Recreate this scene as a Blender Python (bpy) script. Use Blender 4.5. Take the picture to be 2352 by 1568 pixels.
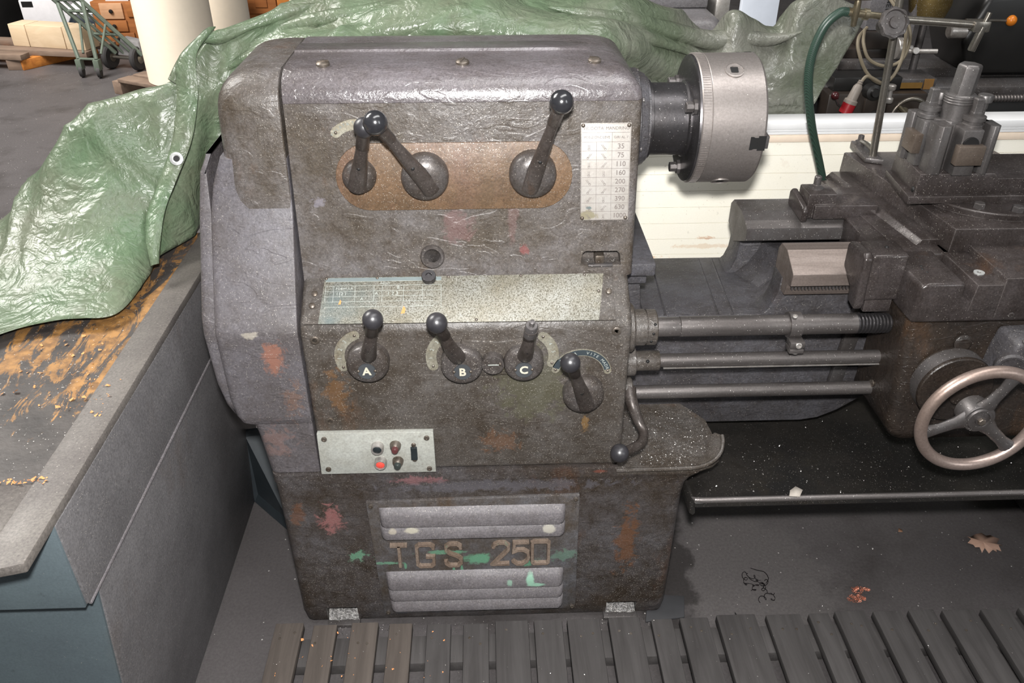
import bpy, bmesh, math, random
from mathutils import Vector, Matrix, noise

# ------------------------------------------------------------------ scene
for o in list(bpy.data.objects):
    bpy.data.objects.remove(o, do_unlink=True)
SC = bpy.context.scene
COL = SC.collection
RND = random.Random(7)

# camera: hand held at 1.62 m, 1.3 m in front of the lathe, looking down
CAM_D, CAM_H = 1.30, 1.616
cam_data = bpy.data.cameras.new('camera')
cam = bpy.data.objects.new('camera', cam_data)
COL.objects.link(cam)
cam.location = (0, -CAM_D, CAM_H)
cam.rotation_euler = (math.radians(90 - 32.6), 0, math.radians(-2.0))
cam_data.sensor_width = 36.0
cam_data.lens = 36.0 * 1900.0 / 2352.0
cam_data.clip_start = 0.05
cam_data.clip_end = 200
SC.camera = cam

SC.view_settings.view_transform = 'Standard'
SC.view_settings.look = 'None'
SC.view_settings.gamma = 1.0
SC.view_settings.exposure = 0.0
try:
    SC.view_settings.use_curve_mapping = False
except Exception:
    pass

# dim hall daylight
world = bpy.data.worlds.new('hall_daylight')
SC.world = world
world.use_nodes = True
bg = world.node_tree.nodes['Background']
bg.inputs[0].default_value = (0.93, 0.97, 1.0, 1)
bg.inputs[1].default_value = 0.09


def lamp(name, kind, loc, target, energy, color=(1, 1, 1), **kw):
    d = bpy.data.lights.new(name, kind)
    d.energy = energy
    d.color = color
    for k, v in kw.items():
        setattr(d, k, v)
    o = bpy.data.objects.new(name, d)
    COL.objects.link(o)
    o.location = loc
    o.rotation_euler = (Vector(target) - Vector(loc)).to_track_quat('-Z', 'Y').to_euler()
    return o


# the photographer's flash, just above the lens
lamp('camera_flash', 'SPOT', (0.0, -CAM_D + 0.02, CAM_H + 0.13), (-0.02, 0.2, 0.86), 225,
     (1, 0.985, 0.97), spot_size=math.radians(122), spot_blend=1.0, shadow_soft_size=0.035)
# roof light above the lathe, open hall gate far left, windows behind the photographer
lamp('roof_light', 'AREA', (1.2, -0.9, 6.0), (0.4, 0.2, 0.8), 170, (1, 0.99, 0.98),
     shape='RECTANGLE', size=5.0, size_y=1.2)
lamp('hall_gate', 'AREA', (-4.2, 2.2, 5.2), (-2.5, 5.4, 0.2), 780, (1, 0.97, 0.93),
     shape='RECTANGLE', size=3.0, size_y=3.0)
lamp('rear_window', 'AREA', (4.5, -4.5, 3.2), (0.2, 0.2, 0.9), 60, (0.95, 0.98, 1),
     shape='RECTANGLE', size=1.2, size_y=2.4)


# ------------------------------------------------------------------ helpers
def srgb(r, g, b):
    def f(c):
        c /= 255.0
        return c / 12.92 if c <= 0.04045 else ((c + 0.055) / 1.055) ** 2.4
    return (f(r), f(g), f(b), 1)


class MB:
    """collects verts and faces, then links them as ONE mesh object"""

    def __init__(s):
        s.v, s.f = [], []

    def add(s, vs, fs):
        o = len(s.v)
        s.v += [tuple(v) for v in vs]
        s.f += [tuple(i + o for i in f) for f in fs]
        return s

    def box(s, a, b):
        x0, y0, z0 = a
        x1, y1, z1 = b
        return s.hexa([(x0, y0, z0), (x1, y0, z0), (x1, y1, z0), (x0, y1, z0),
                       (x0, y0, z1), (x1, y0, z1), (x1, y1, z1), (x0, y1, z1)])

    def hexa(s, p):
        return s.add(p, [(0, 3, 2, 1), (4, 5, 6, 7), (0, 1, 5, 4), (1, 2, 6, 5), (2, 3, 7, 6), (3, 0, 4, 7)])

    def loft(s, rings, closed=True, cap=True):
        n = len(rings[0])
        vs = [p for r in rings for p in r]
        fs = []
        for i in range(len(rings) - 1):
            for j in range(n if closed else n - 1):
                k = (j + 1) % n
                fs.append((i * n + j, i * n + k, (i + 1) * n + k, (i + 1) * n + j))
        if cap and closed:
            fs.append(tuple(range(n - 1, -1, -1)))
            fs.append(tuple((len(rings) - 1) * n + j for j in range(n)))
        return s.add(vs, fs)

    def prism(s, poly, axis, a, b):
        def mk(p, t):
            return {'x': (t, p[0], p[1]), 'y': (p[0], t, p[1]), 'z': (p[0], p[1], t)}[axis]
        return s.loft([[mk(p, a) for p in poly], [mk(p, b) for p in poly]])

    def rev(s, prof, o=(0, 0, 0), d=(0, 0, 1), n=24, cap=True):
        d = Vector(d).normalized()
        u = d.orthogonal().normalized()
        w = d.cross(u)
        o = Vector(o)
        rings = []
        for r, h in prof:
            r = max(r, 1e-5)
            rings.append([o + d * h + (u * math.cos(2 * math.pi * k / n) + w * math.sin(2 * math.pi * k / n)) * r
                          for k in range(n)])
        return s.loft(rings, True, cap)

    def tube(s, path, r, n=10, closed=False):
        P = [Vector(p) for p in path]
        rr = r if isinstance(r, (list, tuple)) else [r] * len(P)
        rings = []
        prev = None
        for i, p in enumerate(P):
            if closed:
                t = (P[(i + 1) % len(P)] - P[i - 1]).normalized()
            else:
                t = (P[min(i + 1, len(P) - 1)] - P[max(i - 1, 0)]).normalized()
            if prev is None:
                u = t.orthogonal().normalized()
            else:
                u = (prev - t * prev.dot(t))
                u = u.normalized() if u.length > 1e-6 else t.orthogonal().normalized()
            prev = u
            w = t.cross(u)
            rings.append([p + (u * math.cos(2 * math.pi * k / n) + w * math.sin(2 * math.pi * k / n)) * rr[i]
                          for k in range(n)])
        if closed:
            rings.append(rings[0])
        return s.loft(rings, True, not closed)

    def ball(s, c, r, n=20, m=12):
        prof = [(r * math.sin(math.pi * i / m), -r * math.cos(math.pi * i / m)) for i in range(m + 1)]
        return s.rev(prof, c, (0, 0, 1), n, False)

    def stroke(s, pts, w, d, frame):
        """flat bar of width w and thickness d along a 2d polyline; frame(u, v, h) -> point"""
        P = [Vector(p) for p in pts]
        rings = []
        for i, p in enumerate(P):
            a = (P[i] - P[i - 1]).normalized() if i else (P[1] - P[0]).normalized()
            b = (P[i + 1] - P[i]).normalized() if i < len(P) - 1 else a
            t = (a + b)
            t = t.normalized() if t.length > 1e-5 else a
            nrm = Vector((-t.y, t.x))
            k = w / 2 / max(0.5, t.dot(a))
            l, r = p + nrm * k, p - nrm * k
            l2, r2 = p + nrm * k * .7, p - nrm * k * .7
            rings.append([frame(l.x, l.y, 0), frame(l2.x, l2.y, d), frame(r2.x, r2.y, d), frame(r.x, r.y, 0)])
        return s.loft(rings)

    def mesh(s, name, bevel=0, seg=2, angle=40, bang=30):
        bm = bmesh.new()
        vs = [bm.verts.new(v) for v in s.v]
        for f in s.f:
            try:
                bm.faces.new([vs[i] for i in f])
            except ValueError:
                pass
        bmesh.ops.remove_doubles(bm, verts=bm.verts, dist=1e-5)
        bmesh.ops.recalc_face_normals(bm, faces=bm.faces)
        if bevel:
            ed = [e for e in bm.edges if len(e.link_faces) == 2 and e.calc_face_angle(0) > math.radians(bang)]
            bmesh.ops.bevel(bm, geom=ed, offset=bevel, segments=seg, profile=0.5, affect='EDGES', clamp_overlap=True)
            bmesh.ops.recalc_face_normals(bm, faces=bm.faces)
        me = bpy.data.meshes.new(name)
        bm.to_mesh(me)
        bm.free()
        for p in me.polygons:
            p.use_smooth = True
        me.set_sharp_from_angle(angle=math.radians(angle))
        return me

    def build(s, name, mat, parent=None, bevel=0, seg=2, angle=40, label=None, kind=None, bang=30):
        return link(name, s.mesh(name, bevel, seg, angle, bang), mat, parent, label=label, kind=kind)


def link(name, me, mat, parent=None, M=None, label=None, kind=None):
    if mat is not None and not me.materials:
        me.materials.append(mat)
    o = bpy.data.objects.new(name, me)
    COL.objects.link(o)
    if mat is not None and me.materials[0] != mat:
        o.material_slots[0].link = 'OBJECT'
        o.material_slots[0].material = mat
    if parent is not None:
        o.parent = parent
        if parent.type == 'EMPTY':
            o.matrix_parent_inverse = parent.matrix_basis.inverted()
    if M is not None:
        o.matrix_basis = M
    if label:
        o['label'] = label
    if kind:
        o['kind'] = kind
    return o


def thing(name, label, cat, loc=(0, 0, 0), group=None):
    o = bpy.data.objects.new(name, None)
    COL.objects.link(o)
    o.location = loc
    o.empty_display_size = 0.05
    return tag(o, label, cat, group)


def tag(o, label, cat, group=None):
    o['label'] = label
    o['category'] = cat
    if group:
        o['group'] = group
    return o


def struct(o):
    o['kind'] = 'structure'
    return o


def arc(cx, cy, r, a0, a1, n):
    return [(cx + r * math.cos(math.radians(a0 + (a1 - a0) * i / n)),
             cy + r * math.sin(math.radians(a0 + (a1 - a0) * i / n))) for i in range(n + 1)]


def spline(P, k=8):
    """Catmull-Rom through 3d points"""
    P = [Vector(p) for p in P]
    Q = [P[0] * 2 - P[1]] + P + [P[-1] * 2 - P[-2]]
    out = []
    for i in range(1, len(Q) - 2):
        for j in range(k):
            out.append(cr(Q[i - 1], Q[i], Q[i + 1], Q[i + 2], j / k))
    out.append(P[-1])
    return out


def cr(a, b, c, d, t):
    return 0.5 * (2 * b + (c - a) * t + (2 * a - 5 * b + 4 * c - d) * t * t + (3 * b - a - 3 * c + d) * t ** 3)


def text_mesh(txt, size, depth, frame, bold=0.0, align='CENTER'):
    """built-in font -> MB; frame(u, v, h) -> point"""
    cu = bpy.data.curves.new('lettering', 'FONT')
    cu.body = txt
    cu.size = size
    cu.extrude = depth / 2
    cu.offset = bold
    cu.align_x = align
    cu.align_y = 'CENTER'
    cu.resolution_u = 3
    o = bpy.data.objects.new('lettering', cu)
    COL.objects.link(o)
    dg = bpy.context.evaluated_depsgraph_get()
    me = bpy.data.meshes.new_from_object(o.evaluated_get(dg))
    b = MB()
    b.add([frame(v.co.x, v.co.y, v.co.z + depth / 2) for v in me.vertices], [tuple(p.vertices) for p in me.polygons])
    bpy.data.objects.remove(o)
    bpy.data.meshes.remove(me)
    bpy.data.curves.remove(cu)
    return b


# ------------------------------------------------------------------ materials
class NT:
    def __init__(s, name):
        s.m = bpy.data.materials.new(name)
        s.m.use_nodes = True
        s.t = s.m.node_tree
        s.t.nodes.clear()
        s.out = s.n('ShaderNodeOutputMaterial')
        s.b = s.n('ShaderNodeBsdfPrincipled')
        s.l(s.b.outputs[0], s.out.inputs[0])
        s.pos = s.n('ShaderNodeNewGeometry').outputs['Position']

    def n(s, t, **kw):
        x = s.t.nodes.new(t)
        for k, v in kw.items():
            setattr(x, k, v)
        return x

    def l(s, a, b):
        s.t.links.new(a, b)

    def setin(s, sock, v):
        if hasattr(v, 'node'):
            s.l(v, sock)
        else:
            sock.default_value = v

    def noise(s, scale, detail=4, rough=0.6, vec=None, dist=0.0):
        x = s.n('ShaderNodeTexNoise')
        x.inputs['Scale'].default_value = scale
        x.inputs['Detail'].default_value = detail
        x.inputs['Roughness'].default_value = rough
        x.inputs['Distortion'].default_value = dist
        s.l(vec or s.pos, x.inputs['Vector'])
        return x.outputs['Fac']

    def mapping(s, scale=(1, 1, 1), loc=(0, 0, 0), rot=(0, 0, 0), vec=None):
        x = s.n('ShaderNodeMapping')
        x.inputs['Scale'].default_value = scale
        x.inputs['Location'].default_value = loc
        x.inputs['Rotation'].default_value = rot
        s.l(vec or s.pos, x.inputs['Vector'])
        return x.outputs[0]

    def ramp(s, f, stops, interp='LINEAR'):
        x = s.n('ShaderNodeValToRGB')
        x.color_ramp.interpolation = interp
        e = x.color_ramp.elements
        while len(e) < len(stops):
            e.new(0.5)
        for i, (p, c) in enumerate(stops):
            e[i].position = p
            e[i].color = c if len(c) == 4 else (*c, 1)
        s.l(f, x.inputs[0])
        return x.outputs[0]

    def step(s, f, a, b):
        return s.ramp(f, [(a, (0, 0, 0, 1)), (b, (1, 1, 1, 1))])

    def math(s, op, a, b=0.0):
        x = s.n('ShaderNodeMath', operation=op)
        s.setin(x.inputs[0], a)
        s.setin(x.inputs[1], b)
        return x.outputs[0]

    def mix(s, f, a, b, mode='MIX'):
        x = s.n('ShaderNodeMix', data_type='RGBA', blend_type=mode)
        s.setin(x.inputs[0], f)
        s.setin(x.inputs[6], a)
        s.setin(x.inputs[7], b)
        return x.outputs[2]

    def speck(s, scale, density, size=0.4, vec=None):
        x = s.n('ShaderNodeTexVoronoi')
        x.inputs['Scale'].default_value = scale
        s.l(vec or s.pos, x.inputs['Vector'])
        sep = s.n('ShaderNodeSeparateColor')
        s.l(x.outputs['Color'], sep.inputs[0])
        a = s.math('GREATER_THAN', sep.outputs[0], 1 - density)
        b = s.math('LESS_THAN', x.outputs['Distance'], s.math('MULTIPLY', sep.outputs[1], size))
        return s.math('MULTIPLY', a, b)

    def stain(s, cx, cz, rx, rz, alpha=1.0, ragged=1.4, nsc=35):
        """ragged blotch of paint or rust centred at world x, z"""
        sep = s.n('ShaderNodeSeparateXYZ')
        s.l(s.pos, sep.inputs[0])
        dx = s.math('DIVIDE', s.math('SUBTRACT', sep.outputs[0], cx), rx)
        dz = s.math('DIVIDE', s.math('SUBTRACT', sep.outputs[2], cz), rz)
        d = s.math('SQRT', s.math('ADD', s.math('MULTIPLY', dx, dx), s.math('MULTIPLY', dz, dz)))
        nz = s.math('MULTIPLY', s.math('SUBTRACT', s.noise(nsc, 8, 0.72, None, 0.6), 0.5), ragged * 2.2)
        f = s.math('ADD', s.math('SUBTRACT', 1.0, d), nz)
        return s.math('MULTIPLY', s.step(f, 0.15, 0.5), alpha)

    def edge(s, radius=0.003, a=0.03, b=0.22):
        bv = s.n('ShaderNodeBevel', samples=4)
        bv.inputs['Radius'].default_value = radius
        g = s.n('ShaderNodeNewGeometry')
        d = s.n('ShaderNodeVectorMath', operation='DOT_PRODUCT')
        s.l(bv.outputs[0], d.inputs[0])
        s.l(g.outputs['Normal'], d.inputs[1])
        return s.step(s.math('SUBTRACT', 1.0, d.outputs['Value']), a, b)

    def bump(s, h, strength=0.3, dist=0.002, chain=None):
        x = s.n('ShaderNodeBump')
        x.inputs['Strength'].default_value = strength
        x.inputs['Distance'].default_value = dist
        s.l(h, x.inputs['Height'])
        if chain is not None:
            s.l(chain, x.inputs['Normal'])
        return x.outputs[0]

    def done(s, col, rough, metal=0.0, normal=None, spec=0.5, coat=0.0):
        s.setin(s.b.inputs['Base Color'], col)
        s.setin(s.b.inputs['Roughness'], rough)
        s.setin(s.b.inputs['Metallic'], metal)
        s.b.inputs['Specular IOR Level'].default_value = spec
        s.b.inputs['Coat Weight'].default_value = coat
        if normal is not None:
            s.l(normal, s.b.inputs['Normal'])
        return s.m


def grime(name, a, b, c, sc=7, cpos=(0.52, 0.68), rough=(0.26, 0.52), metal=0.0, dens=0.16, spk=(205, 198, 188),
          bumps=0.45, grain=0.35, streak=True, spec=0.5, chips=0.35, stains=(), wear=None, mott=0.0):
    """old painted cast iron: paint a, dirt b, rust or bare patches c, tiny bright metal chips stuck in oil"""
    t = NT(name)
    n1 = t.noise(sc, 9, 0.68)
    col = t.mix(t.step(n1, 0.36, 0.62), srgb(*a), srgb(*b))
    vec = t.mapping((1, 1, 0.45) if streak else (1, 1, 1), (3.1, 1.7, 0.4))
    n2 = t.noise(sc * 0.9, 8, 0.66, vec)
    col = t.mix(t.step(n2, *cpos), col, srgb(*c))
    g = t.noise(240, 3, 0.75)
    k = t.ramp(g, [(0.28, (1 - grain,) * 3), (0.72, (1 + grain,) * 3)])
    col = t.mix(1.0, col, k, 'MULTIPLY')
    big = t.noise(60, 6, 0.7)
    col = t.mix(t.step(big, 0.62, 0.74), col, t.mix(1.0, col, (0.55, 0.52, 0.5, 1), 'MULTIPLY'))
    if mott:
        n3 = t.noise(38, 7, 0.72)
        col = t.mix(t.math('MULTIPLY', t.step(n3, 0.47, 0.66), mott), col, t.mix(1.0, col, (0.60, 0.54, 0.47, 1), 'MULTIPLY'))
        n4 = t.noise(50, 7, 0.74, t.mapping((1, 1, 1), (7.7, 2.1, 5.5)))
        col = t.mix(t.math('MULTIPLY', t.step(n4, 0.52, 0.70), mott), col, t.mix(1.0, col, (1.38, 1.40, 1.46, 1), 'MULTIPLY'))
    for st in stains:
        col = t.mix(t.stain(*st[:4], *st[5:]), col, srgb(*st[4]))
    s1 = t.speck(640, dens * 0.6, 0.5)
    area = t.step(t.noise(5, 3, 0.6), 0.3, 0.62)
    s1 = t.math('MULTIPLY', t.math('MULTIPLY', s1, area), 0.75)
    col = t.mix(s1, col, srgb(*spk))
    if wear:
        wm = t.math('MULTIPLY', t.edge(0.003), t.step(t.noise(45, 4, 0.6), 0.3, 0.6))
        col = t.mix(t.math('MULTIPLY', wm, 0.8), col, srgb(*wear))
    r = t.ramp(n1, [(0.3, (rough[0],) * 3), (0.7, (rough[1],) * 3)])
    h = t.math('ADD', t.math('MULTIPLY', t.noise(38, 5, 0.55), 1.0), t.math('MULTIPLY', g, 0.35))
    nb = t.bump(h, bumps, 0.004)
    v = t.noise(22, 2, 0.5, t.mapping((0.45, 1, 1)), 1.5)
    nb = t.bump(t.step(v, 0.55, 0.585), chips, 0.0015, nb)
    m = t.math('MULTIPLY', s1, 0.7)
    return t.done(col, r, m if metal == 0 else metal, nb, spec)


def steel(name, a, b, sc=12, rough=(0.25, 0.45), metal=0.85, dens=0.03, stretch=(1, 1, 1), bumps=0.12, grain=0.12):
    t = NT(name)
    vec = t.mapping(stretch)
    n1 = t.noise(sc, 8, 0.65, vec)
    col = t.mix(t.step(n1, 0.35, 0.66), srgb(*a), srgb(*b))
    g = t.noise(260, 2, 0.7)
    col = t.mix(1.0, col, t.ramp(g, [(0.3, (1 - grain,) * 3), (0.7, (1 + grain,) * 3)]), 'MULTIPLY')
    s1 = t.speck(600, dens, 0.5)
    col = t.mix(s1, col, srgb(215, 210, 205))
    r = t.ramp(n1, [(0.3, (rough[0],) * 3), (0.7, (rough[1],) * 3)])
    return t.done(col, r, metal, t.bump(t.noise(120, 4, 0.6, vec), bumps, 0.002))


def plain(name, c, rough=0.5, metal=0.0, var=0.12, sc=25, bumps=0.08, spec=0.5, coat=0.0):
    t = NT(name)
    n = t.noise(sc, 5, 0.6)
    col = t.mix(1.0, srgb(*c), t.ramp(n, [(0.3, (1 - var,) * 3), (0.7, (1 + var,) * 3)]), 'MULTIPLY')
    return t.done(col, rough, metal, t.bump(t.noise(sc * 4, 3, 0.6), bumps, 0.002), spec, coat)


def woodmat(name, a, b, axis='y', sc=1.0, rough=0.7, dark=0.5):
    t = NT(name)
    st = {'x': (1.5, 22, 22), 'y': (22, 1.5, 22), 'z': (22, 22, 1.5)}[axis]
    v = t.mapping(tuple(q * sc for q in st))
    n1 = t.noise(2.2, 7, 0.65, v, 0.6)
    col = t.mix(t.step(n1, 0.32, 0.68), srgb(*a), srgb(*b))
    n2 = t.noise(3.0, 4, 0.6)
    col = t.mix(t.step(n2, 0.5, 0.8), col, t.mix(1.0, col, (dark, dark, dark, 1), 'MULTIPLY'))
    return t.done(col, rough, 0, t.bump(n1, 0.35, 0.003), 0.3)


# painted castings of the lathe
M = {}
M['head'] = grime('grey_brown_head_paint', (99, 95, 94), (69, 61, 52), (88, 66, 50), sc=6, cpos=(0.60, 0.76), mott=0.8, dens=0.3,
                  stains=((-0.05, 0.975, 0.035, 0.05, (118, 88, 88), 0.4, 1.2), (0.07, 0.925, 0.012, 0.014, (126, 70, 68), 0.6, 1.4),
                          (0.05, 0.99, 0.012, 0.06, (112, 84, 82), 0.35, 1.2), (-0.3, 1.02, 0.02, 0.012, (130, 126, 136), 0.5, 1.6)))
M['lid'] = grime('grey_lid_paint', (104, 99, 102), (82, 76, 76), (112, 88, 72), sc=5, cpos=(0.66, 0.8), rough=(0.16, 0.32), mott=0.35, dens=0.1, spec=0.8)
M['gear'] = grime('dark_gearbox_paint', (87, 83, 80), (62, 55, 48), (88, 65, 48), sc=6, cpos=(0.58, 0.74), mott=0.8, dens=0.34,
                  stains=((0.09, 0.68, 0.1, 0.1, (84, 84, 62), 0.4, 1.4), (0.19, 0.585, 0.012, 0.03, (136, 104, 60), 0.5, 1.4),
                          (-0.29, 0.67, 0.03, 0.06, (110, 78, 46), 0.5, 1.8), (0.02, 0.55, 0.05, 0.03, (110, 76, 52), 0.4, 2.0)))
M['guard'] = grime('gear_guard_paint', (95, 92, 96), (76, 71, 71), (92, 70, 58), sc=4.5, cpos=(0.66, 0.8), mott=0.45, dens=0.2, bumps=0.25, rough=(0.42, 0.6),
                   stains=((-0.40, 0.755, 0.028, 0.05, (134, 92, 76), 0.8, 1.4), (-0.435, 0.807, 0.02, 0.008, (150, 144, 132), 0.7, 1.8),
                           (-0.42, 0.56, 0.04, 0.05, (126, 98, 90), 0.4, 2.0), (-0.38, 0.66, 0.02, 0.06, (118, 86, 66), 0.4, 2.0)))
M['plinth'] = grime('dark_plinth_paint', (78, 75, 76), (54, 46, 39), (84, 58, 42), sc=6, cpos=(0.57, 0.74), mott=0.9, dens=0.34,
                    stains=((-0.34, 0.345, 0.035, 0.05, (136, 92, 90), 0.8, 1.8), (-0.29, 0.235, 0.035, 0.018, (96, 136, 112), 0.9, 2.4),
                            (-0.15, 0.45, 0.07, 0.014, (122, 88, 90), 0.8, 1.8), (0.225, 0.464, 0.02, 0.006, (116, 66, 52), 0.6, 1.2),
                            (0.30, 0.26, 0.03, 0.11, (104, 68, 42), 0.6, 1.8), (-0.41, 0.36, 0.02, 0.05, (104, 70, 50), 0.5, 1.6),
                            (0.02, 0.43, 0.3, 0.02, (94, 92, 98), 0.5, 1.6)))
M['bed'] = grime('dark_bed_paint', (82, 81, 85), (60, 57, 58), (66, 54, 50), sc=5, cpos=(0.62, 0.8), mott=0.5, dens=0.12, rough=(0.35, 0.55), streak=False)
M['apron'] = grime('brown_apron_paint', (52, 44, 38), (36, 31, 28), (78, 55, 35), sc=6, cpos=(0.55, 0.75), mott=0.6, dens=0.07, rough=(0.25, 0.45))
M['saddle'] = grime('dark_saddle_iron', (76, 70, 69), (52, 46, 44), (84, 62, 46), sc=7, cpos=(0.6, 0.8), mott=0.45, dens=0.12, rough=(0.2, 0.38), metal=0.25, bumps=0.15, chips=0.05, wear=(150, 143, 140))
M['tray'] = grime('oily_black_tray', (44, 41, 38), (27, 26, 25), (52, 46, 36), sc=5, cpos=(0.6, 0.8), mott=0.4, dens=0.14, rough=(0.4, 0.6), bumps=0.2, chips=0.05, streak=False)
M['rustpad'] = grime('rusty_brown_pad', (104, 82, 62), (86, 68, 50), (98, 74, 60), sc=9, cpos=(0.5, 0.7), mott=0.5, dens=0.42, chips=0.05, rough=(0.4, 0.6), bumps=0.3)
M['louvre'] = grime('pale_grey_louvre', (112, 108, 110), (98, 94, 96), (88, 78, 72), sc=8, cpos=(0.66, 0.8), mott=0.25, dens=0.25, bumps=0.2, chips=0.05, rough=(0.5, 0.65),  # lighter grey than the vent plate around it
                    stains=((0.085, 0.165, 0.013, 0.024, (138, 178, 156), 0.95, 0.7), (0.095, 0.151, 0.03, 0.007, (138, 178, 156), 0.95, 0.7),
                            (0.04, 0.158, 0.008, 0.012, (138, 170, 152), 0.8, 0.8), (-0.17, 0.326, 0.022, 0.008, (170, 165, 148), 0.8, 0.5),
                            (0.125, 0.322, 0.018, 0.016, (168, 164, 152), 0.8, 0.9), (-0.21, 0.326, 0.012, 0.008, (166, 158, 142), 0.7, 0.9)))
M['ventplate'] = grime('dark_vent_plate', (92, 92, 96), (70, 62, 54), (82, 64, 50), sc=8, cpos=(0.58, 0.74), mott=0.7, dens=0.3, bumps=0.25, chips=0.05,
                       stains=((-0.03, 0.222, 0.04, 0.022, (94, 142, 114), 0.9, 0.9), (-0.1, 0.245, 0.06, 0.006, (96, 140, 114), 0.8, 1.8),
                               (-0.225, 0.215, 0.03, 0.006, (104, 146, 122), 0.8, 1.6), (0.075, 0.205, 0.02, 0.012, (92, 140, 112), 0.8, 1.6),
                               (-0.085, 0.19, 0.004, 0.02, (96, 142, 116), 0.9, 0.5), (-0.067, 0.185, 0.004, 0.026, (96, 142, 116), 0.9, 0.5),
                               (-0.192, 0.205, 0.004, 0.012, (96, 142, 116), 0.9, 0.5), (0.15, 0.225, 0.05, 0.02, (100, 132, 114), 0.5, 2.2)))
M['hub'] = grime('oily_lever_hub', (92, 88, 87), (68, 61, 56), (90, 66, 46), sc=14, cpos=(0.6, 0.76), mott=0.5, dens=0.3, rough=(0.28, 0.5), bumps=0.2, chips=0.05, metal=0.3)
M['lever'] = grime('dark_lever_iron', (82, 76, 73), (60, 53, 49), (86, 64, 46), sc=16, cpos=(0.62, 0.8), dens=0.12, rough=(0.28, 0.45), bumps=0.12, chips=0.0, metal=0.35)
M['knob'] = plain('black_bakelite_knob', (38, 38, 41), 0.2, 0, 0.25, 40, 0.04, 0.8, 0.3)
M['knobdull'] = plain('dull_black_knob', (44, 43, 46), 0.36, 0, 0.25, 60, 0.06, 0.7)
M['chuck'] = steel('ground_chuck_steel', (160, 153, 149), (136, 129, 125), 7, (0.38, 0.5), 0.7, 0.01, (0.4, 1, 1))
M['spindle'] = steel('dark_spindle_steel', (92, 90, 92), (66, 63, 63), 9, (0.3, 0.45), 0.8, 0.03)
M['bright'] = steel('bright_ground_way', (150, 138, 131), (126, 114, 107), 8, (0.42, 0.52), 0.6, 0.0, (0.5, 6, 6))
M['rod'] = steel('oily_steel_rod', (122, 117, 115), (88, 83, 81), 6, (0.36, 0.5), 0.65, 0.04, (0.6, 3, 3))
M['iron'] = steel('machined_dark_iron', (108, 105, 105), (80, 74, 71), 10, (0.38, 0.5), 0.6, 0.05)
M['tool'] = steel('toolpost_steel', (118, 115, 114), (84, 79, 77), 14, (0.38, 0.5), 0.65, 0.01, (1, 1, 0.5))
M['black'] = plain('black_parts_and_hole_shade', (16, 15, 15), 0.6)  # black small parts; also flat patches painting the shade inside holes
M['screw'] = steel('dull_screw_steel', (128, 120, 112), (88, 78, 68), 40, (0.35, 0.5), 0.7, 0.05)
M['chips'] = steel('bright_metal_chips', (205, 202, 198), (150, 146, 142), 300, (0.25, 0.45), 0.9, 0)
# ================================================================== floor
tfl = NT('worn_dark_concrete')
_n = tfl.noise(1.1, 8, 0.65)
_c = tfl.mix(tfl.step(_n, 0.38, 0.62), srgb(89, 85, 85), srgb(77, 73, 73))
_o = tfl.noise(3.4, 7, 0.62, tfl.mapping((1, 1, 1), (4.2, 1.3, 0)))
_c = tfl.mix(tfl.step(_o, 0.5, 0.7), _c, srgb(66, 62, 61))
_xy = tfl.n('ShaderNodeSeparateXYZ')
tfl.l(tfl.pos, _xy.inputs[0])


def _pool(cx, cy, rx, ry, ragged):
    dx = tfl.math('DIVIDE', tfl.math('SUBTRACT', _xy.outputs[0], cx), rx)
    dy = tfl.math('DIVIDE', tfl.math('SUBTRACT', _xy.outputs[1], cy), ry)
    d = tfl.math('SQRT', tfl.math('ADD', tfl.math('MULTIPLY', dx, dx), tfl.math('MULTIPLY', dy, dy)))
    nz = tfl.math('MULTIPLY', tfl.math('SUBTRACT', tfl.noise(14, 7, 0.7), 0.5), ragged)
    return tfl.step(tfl.math('ADD', tfl.math('SUBTRACT', 1.0, d), nz), 0.05, 0.25)


_c = tfl.mix(tfl.math('MULTIPLY', _pool(0.64, 0.10, 0.24, 0.26, 1.2), 0.6), _c, srgb(98, 94, 93))
_c = tfl.mix(tfl.math('MULTIPLY', _pool(0.42, 0.2, 0.10, 0.34, 1.6), 0.8), _c, srgb(46, 43, 42))
_g = tfl.noise(140, 3, 0.7)
_c = tfl.mix(1.0, _c, tfl.ramp(_g, [(0.3, (0.78,) * 3), (0.7, (1.2,) * 3)]), 'MULTIPLY')
_sc = tfl.noise(2.0, 5, 0.7, tfl.mapping((0.5, 3.5, 1), (0, 0, 0), (0, 0, 0.35)))
_c = tfl.mix(tfl.math('MULTIPLY', tfl.step(_sc, 0.66, 0.72), 0.35), _c, srgb(150, 146, 144))
_c = tfl.mix(tfl.speck(140, 0.035, 0.3), _c, srgb(190, 186, 182))
M['floor'] = tfl.done(_c, tfl.ramp(_n, [(0.3, (0.4,) * 3), (0.7, (0.62,) * 3)]), 0,
                      tfl.bump(tfl.math('ADD', _g, tfl.math('MULTIPLY', _sc, 0.6)), 0.25, 0.003))
fl = MB()
fl.box((-16, -6, -0.1), (16, 22, 0))
struct(fl.build('floor', M['floor']))


# ================================================================== the lathe
def cut(o, b):
    """subtract the solid b from mesh object o"""
    t = bpy.data.objects.new('cutter', b.mesh('cutter'))
    COL.objects.link(t)
    md = o.modifiers.new('cut', 'BOOLEAN')
    md.operation = 'DIFFERENCE'
    md.solver = 'EXACT'
    md.object = t
    dg = bpy.context.evaluated_depsgraph_get()
    me = bpy.data.meshes.new_from_object(o.evaluated_get(dg))
    o.modifiers.remove(md)
    bpy.data.objects.remove(t)
    o.data = me
    for p in me.polygons:
        p.use_smooth = True
    me.set_sharp_from_angle(angle=math.radians(40))


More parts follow.
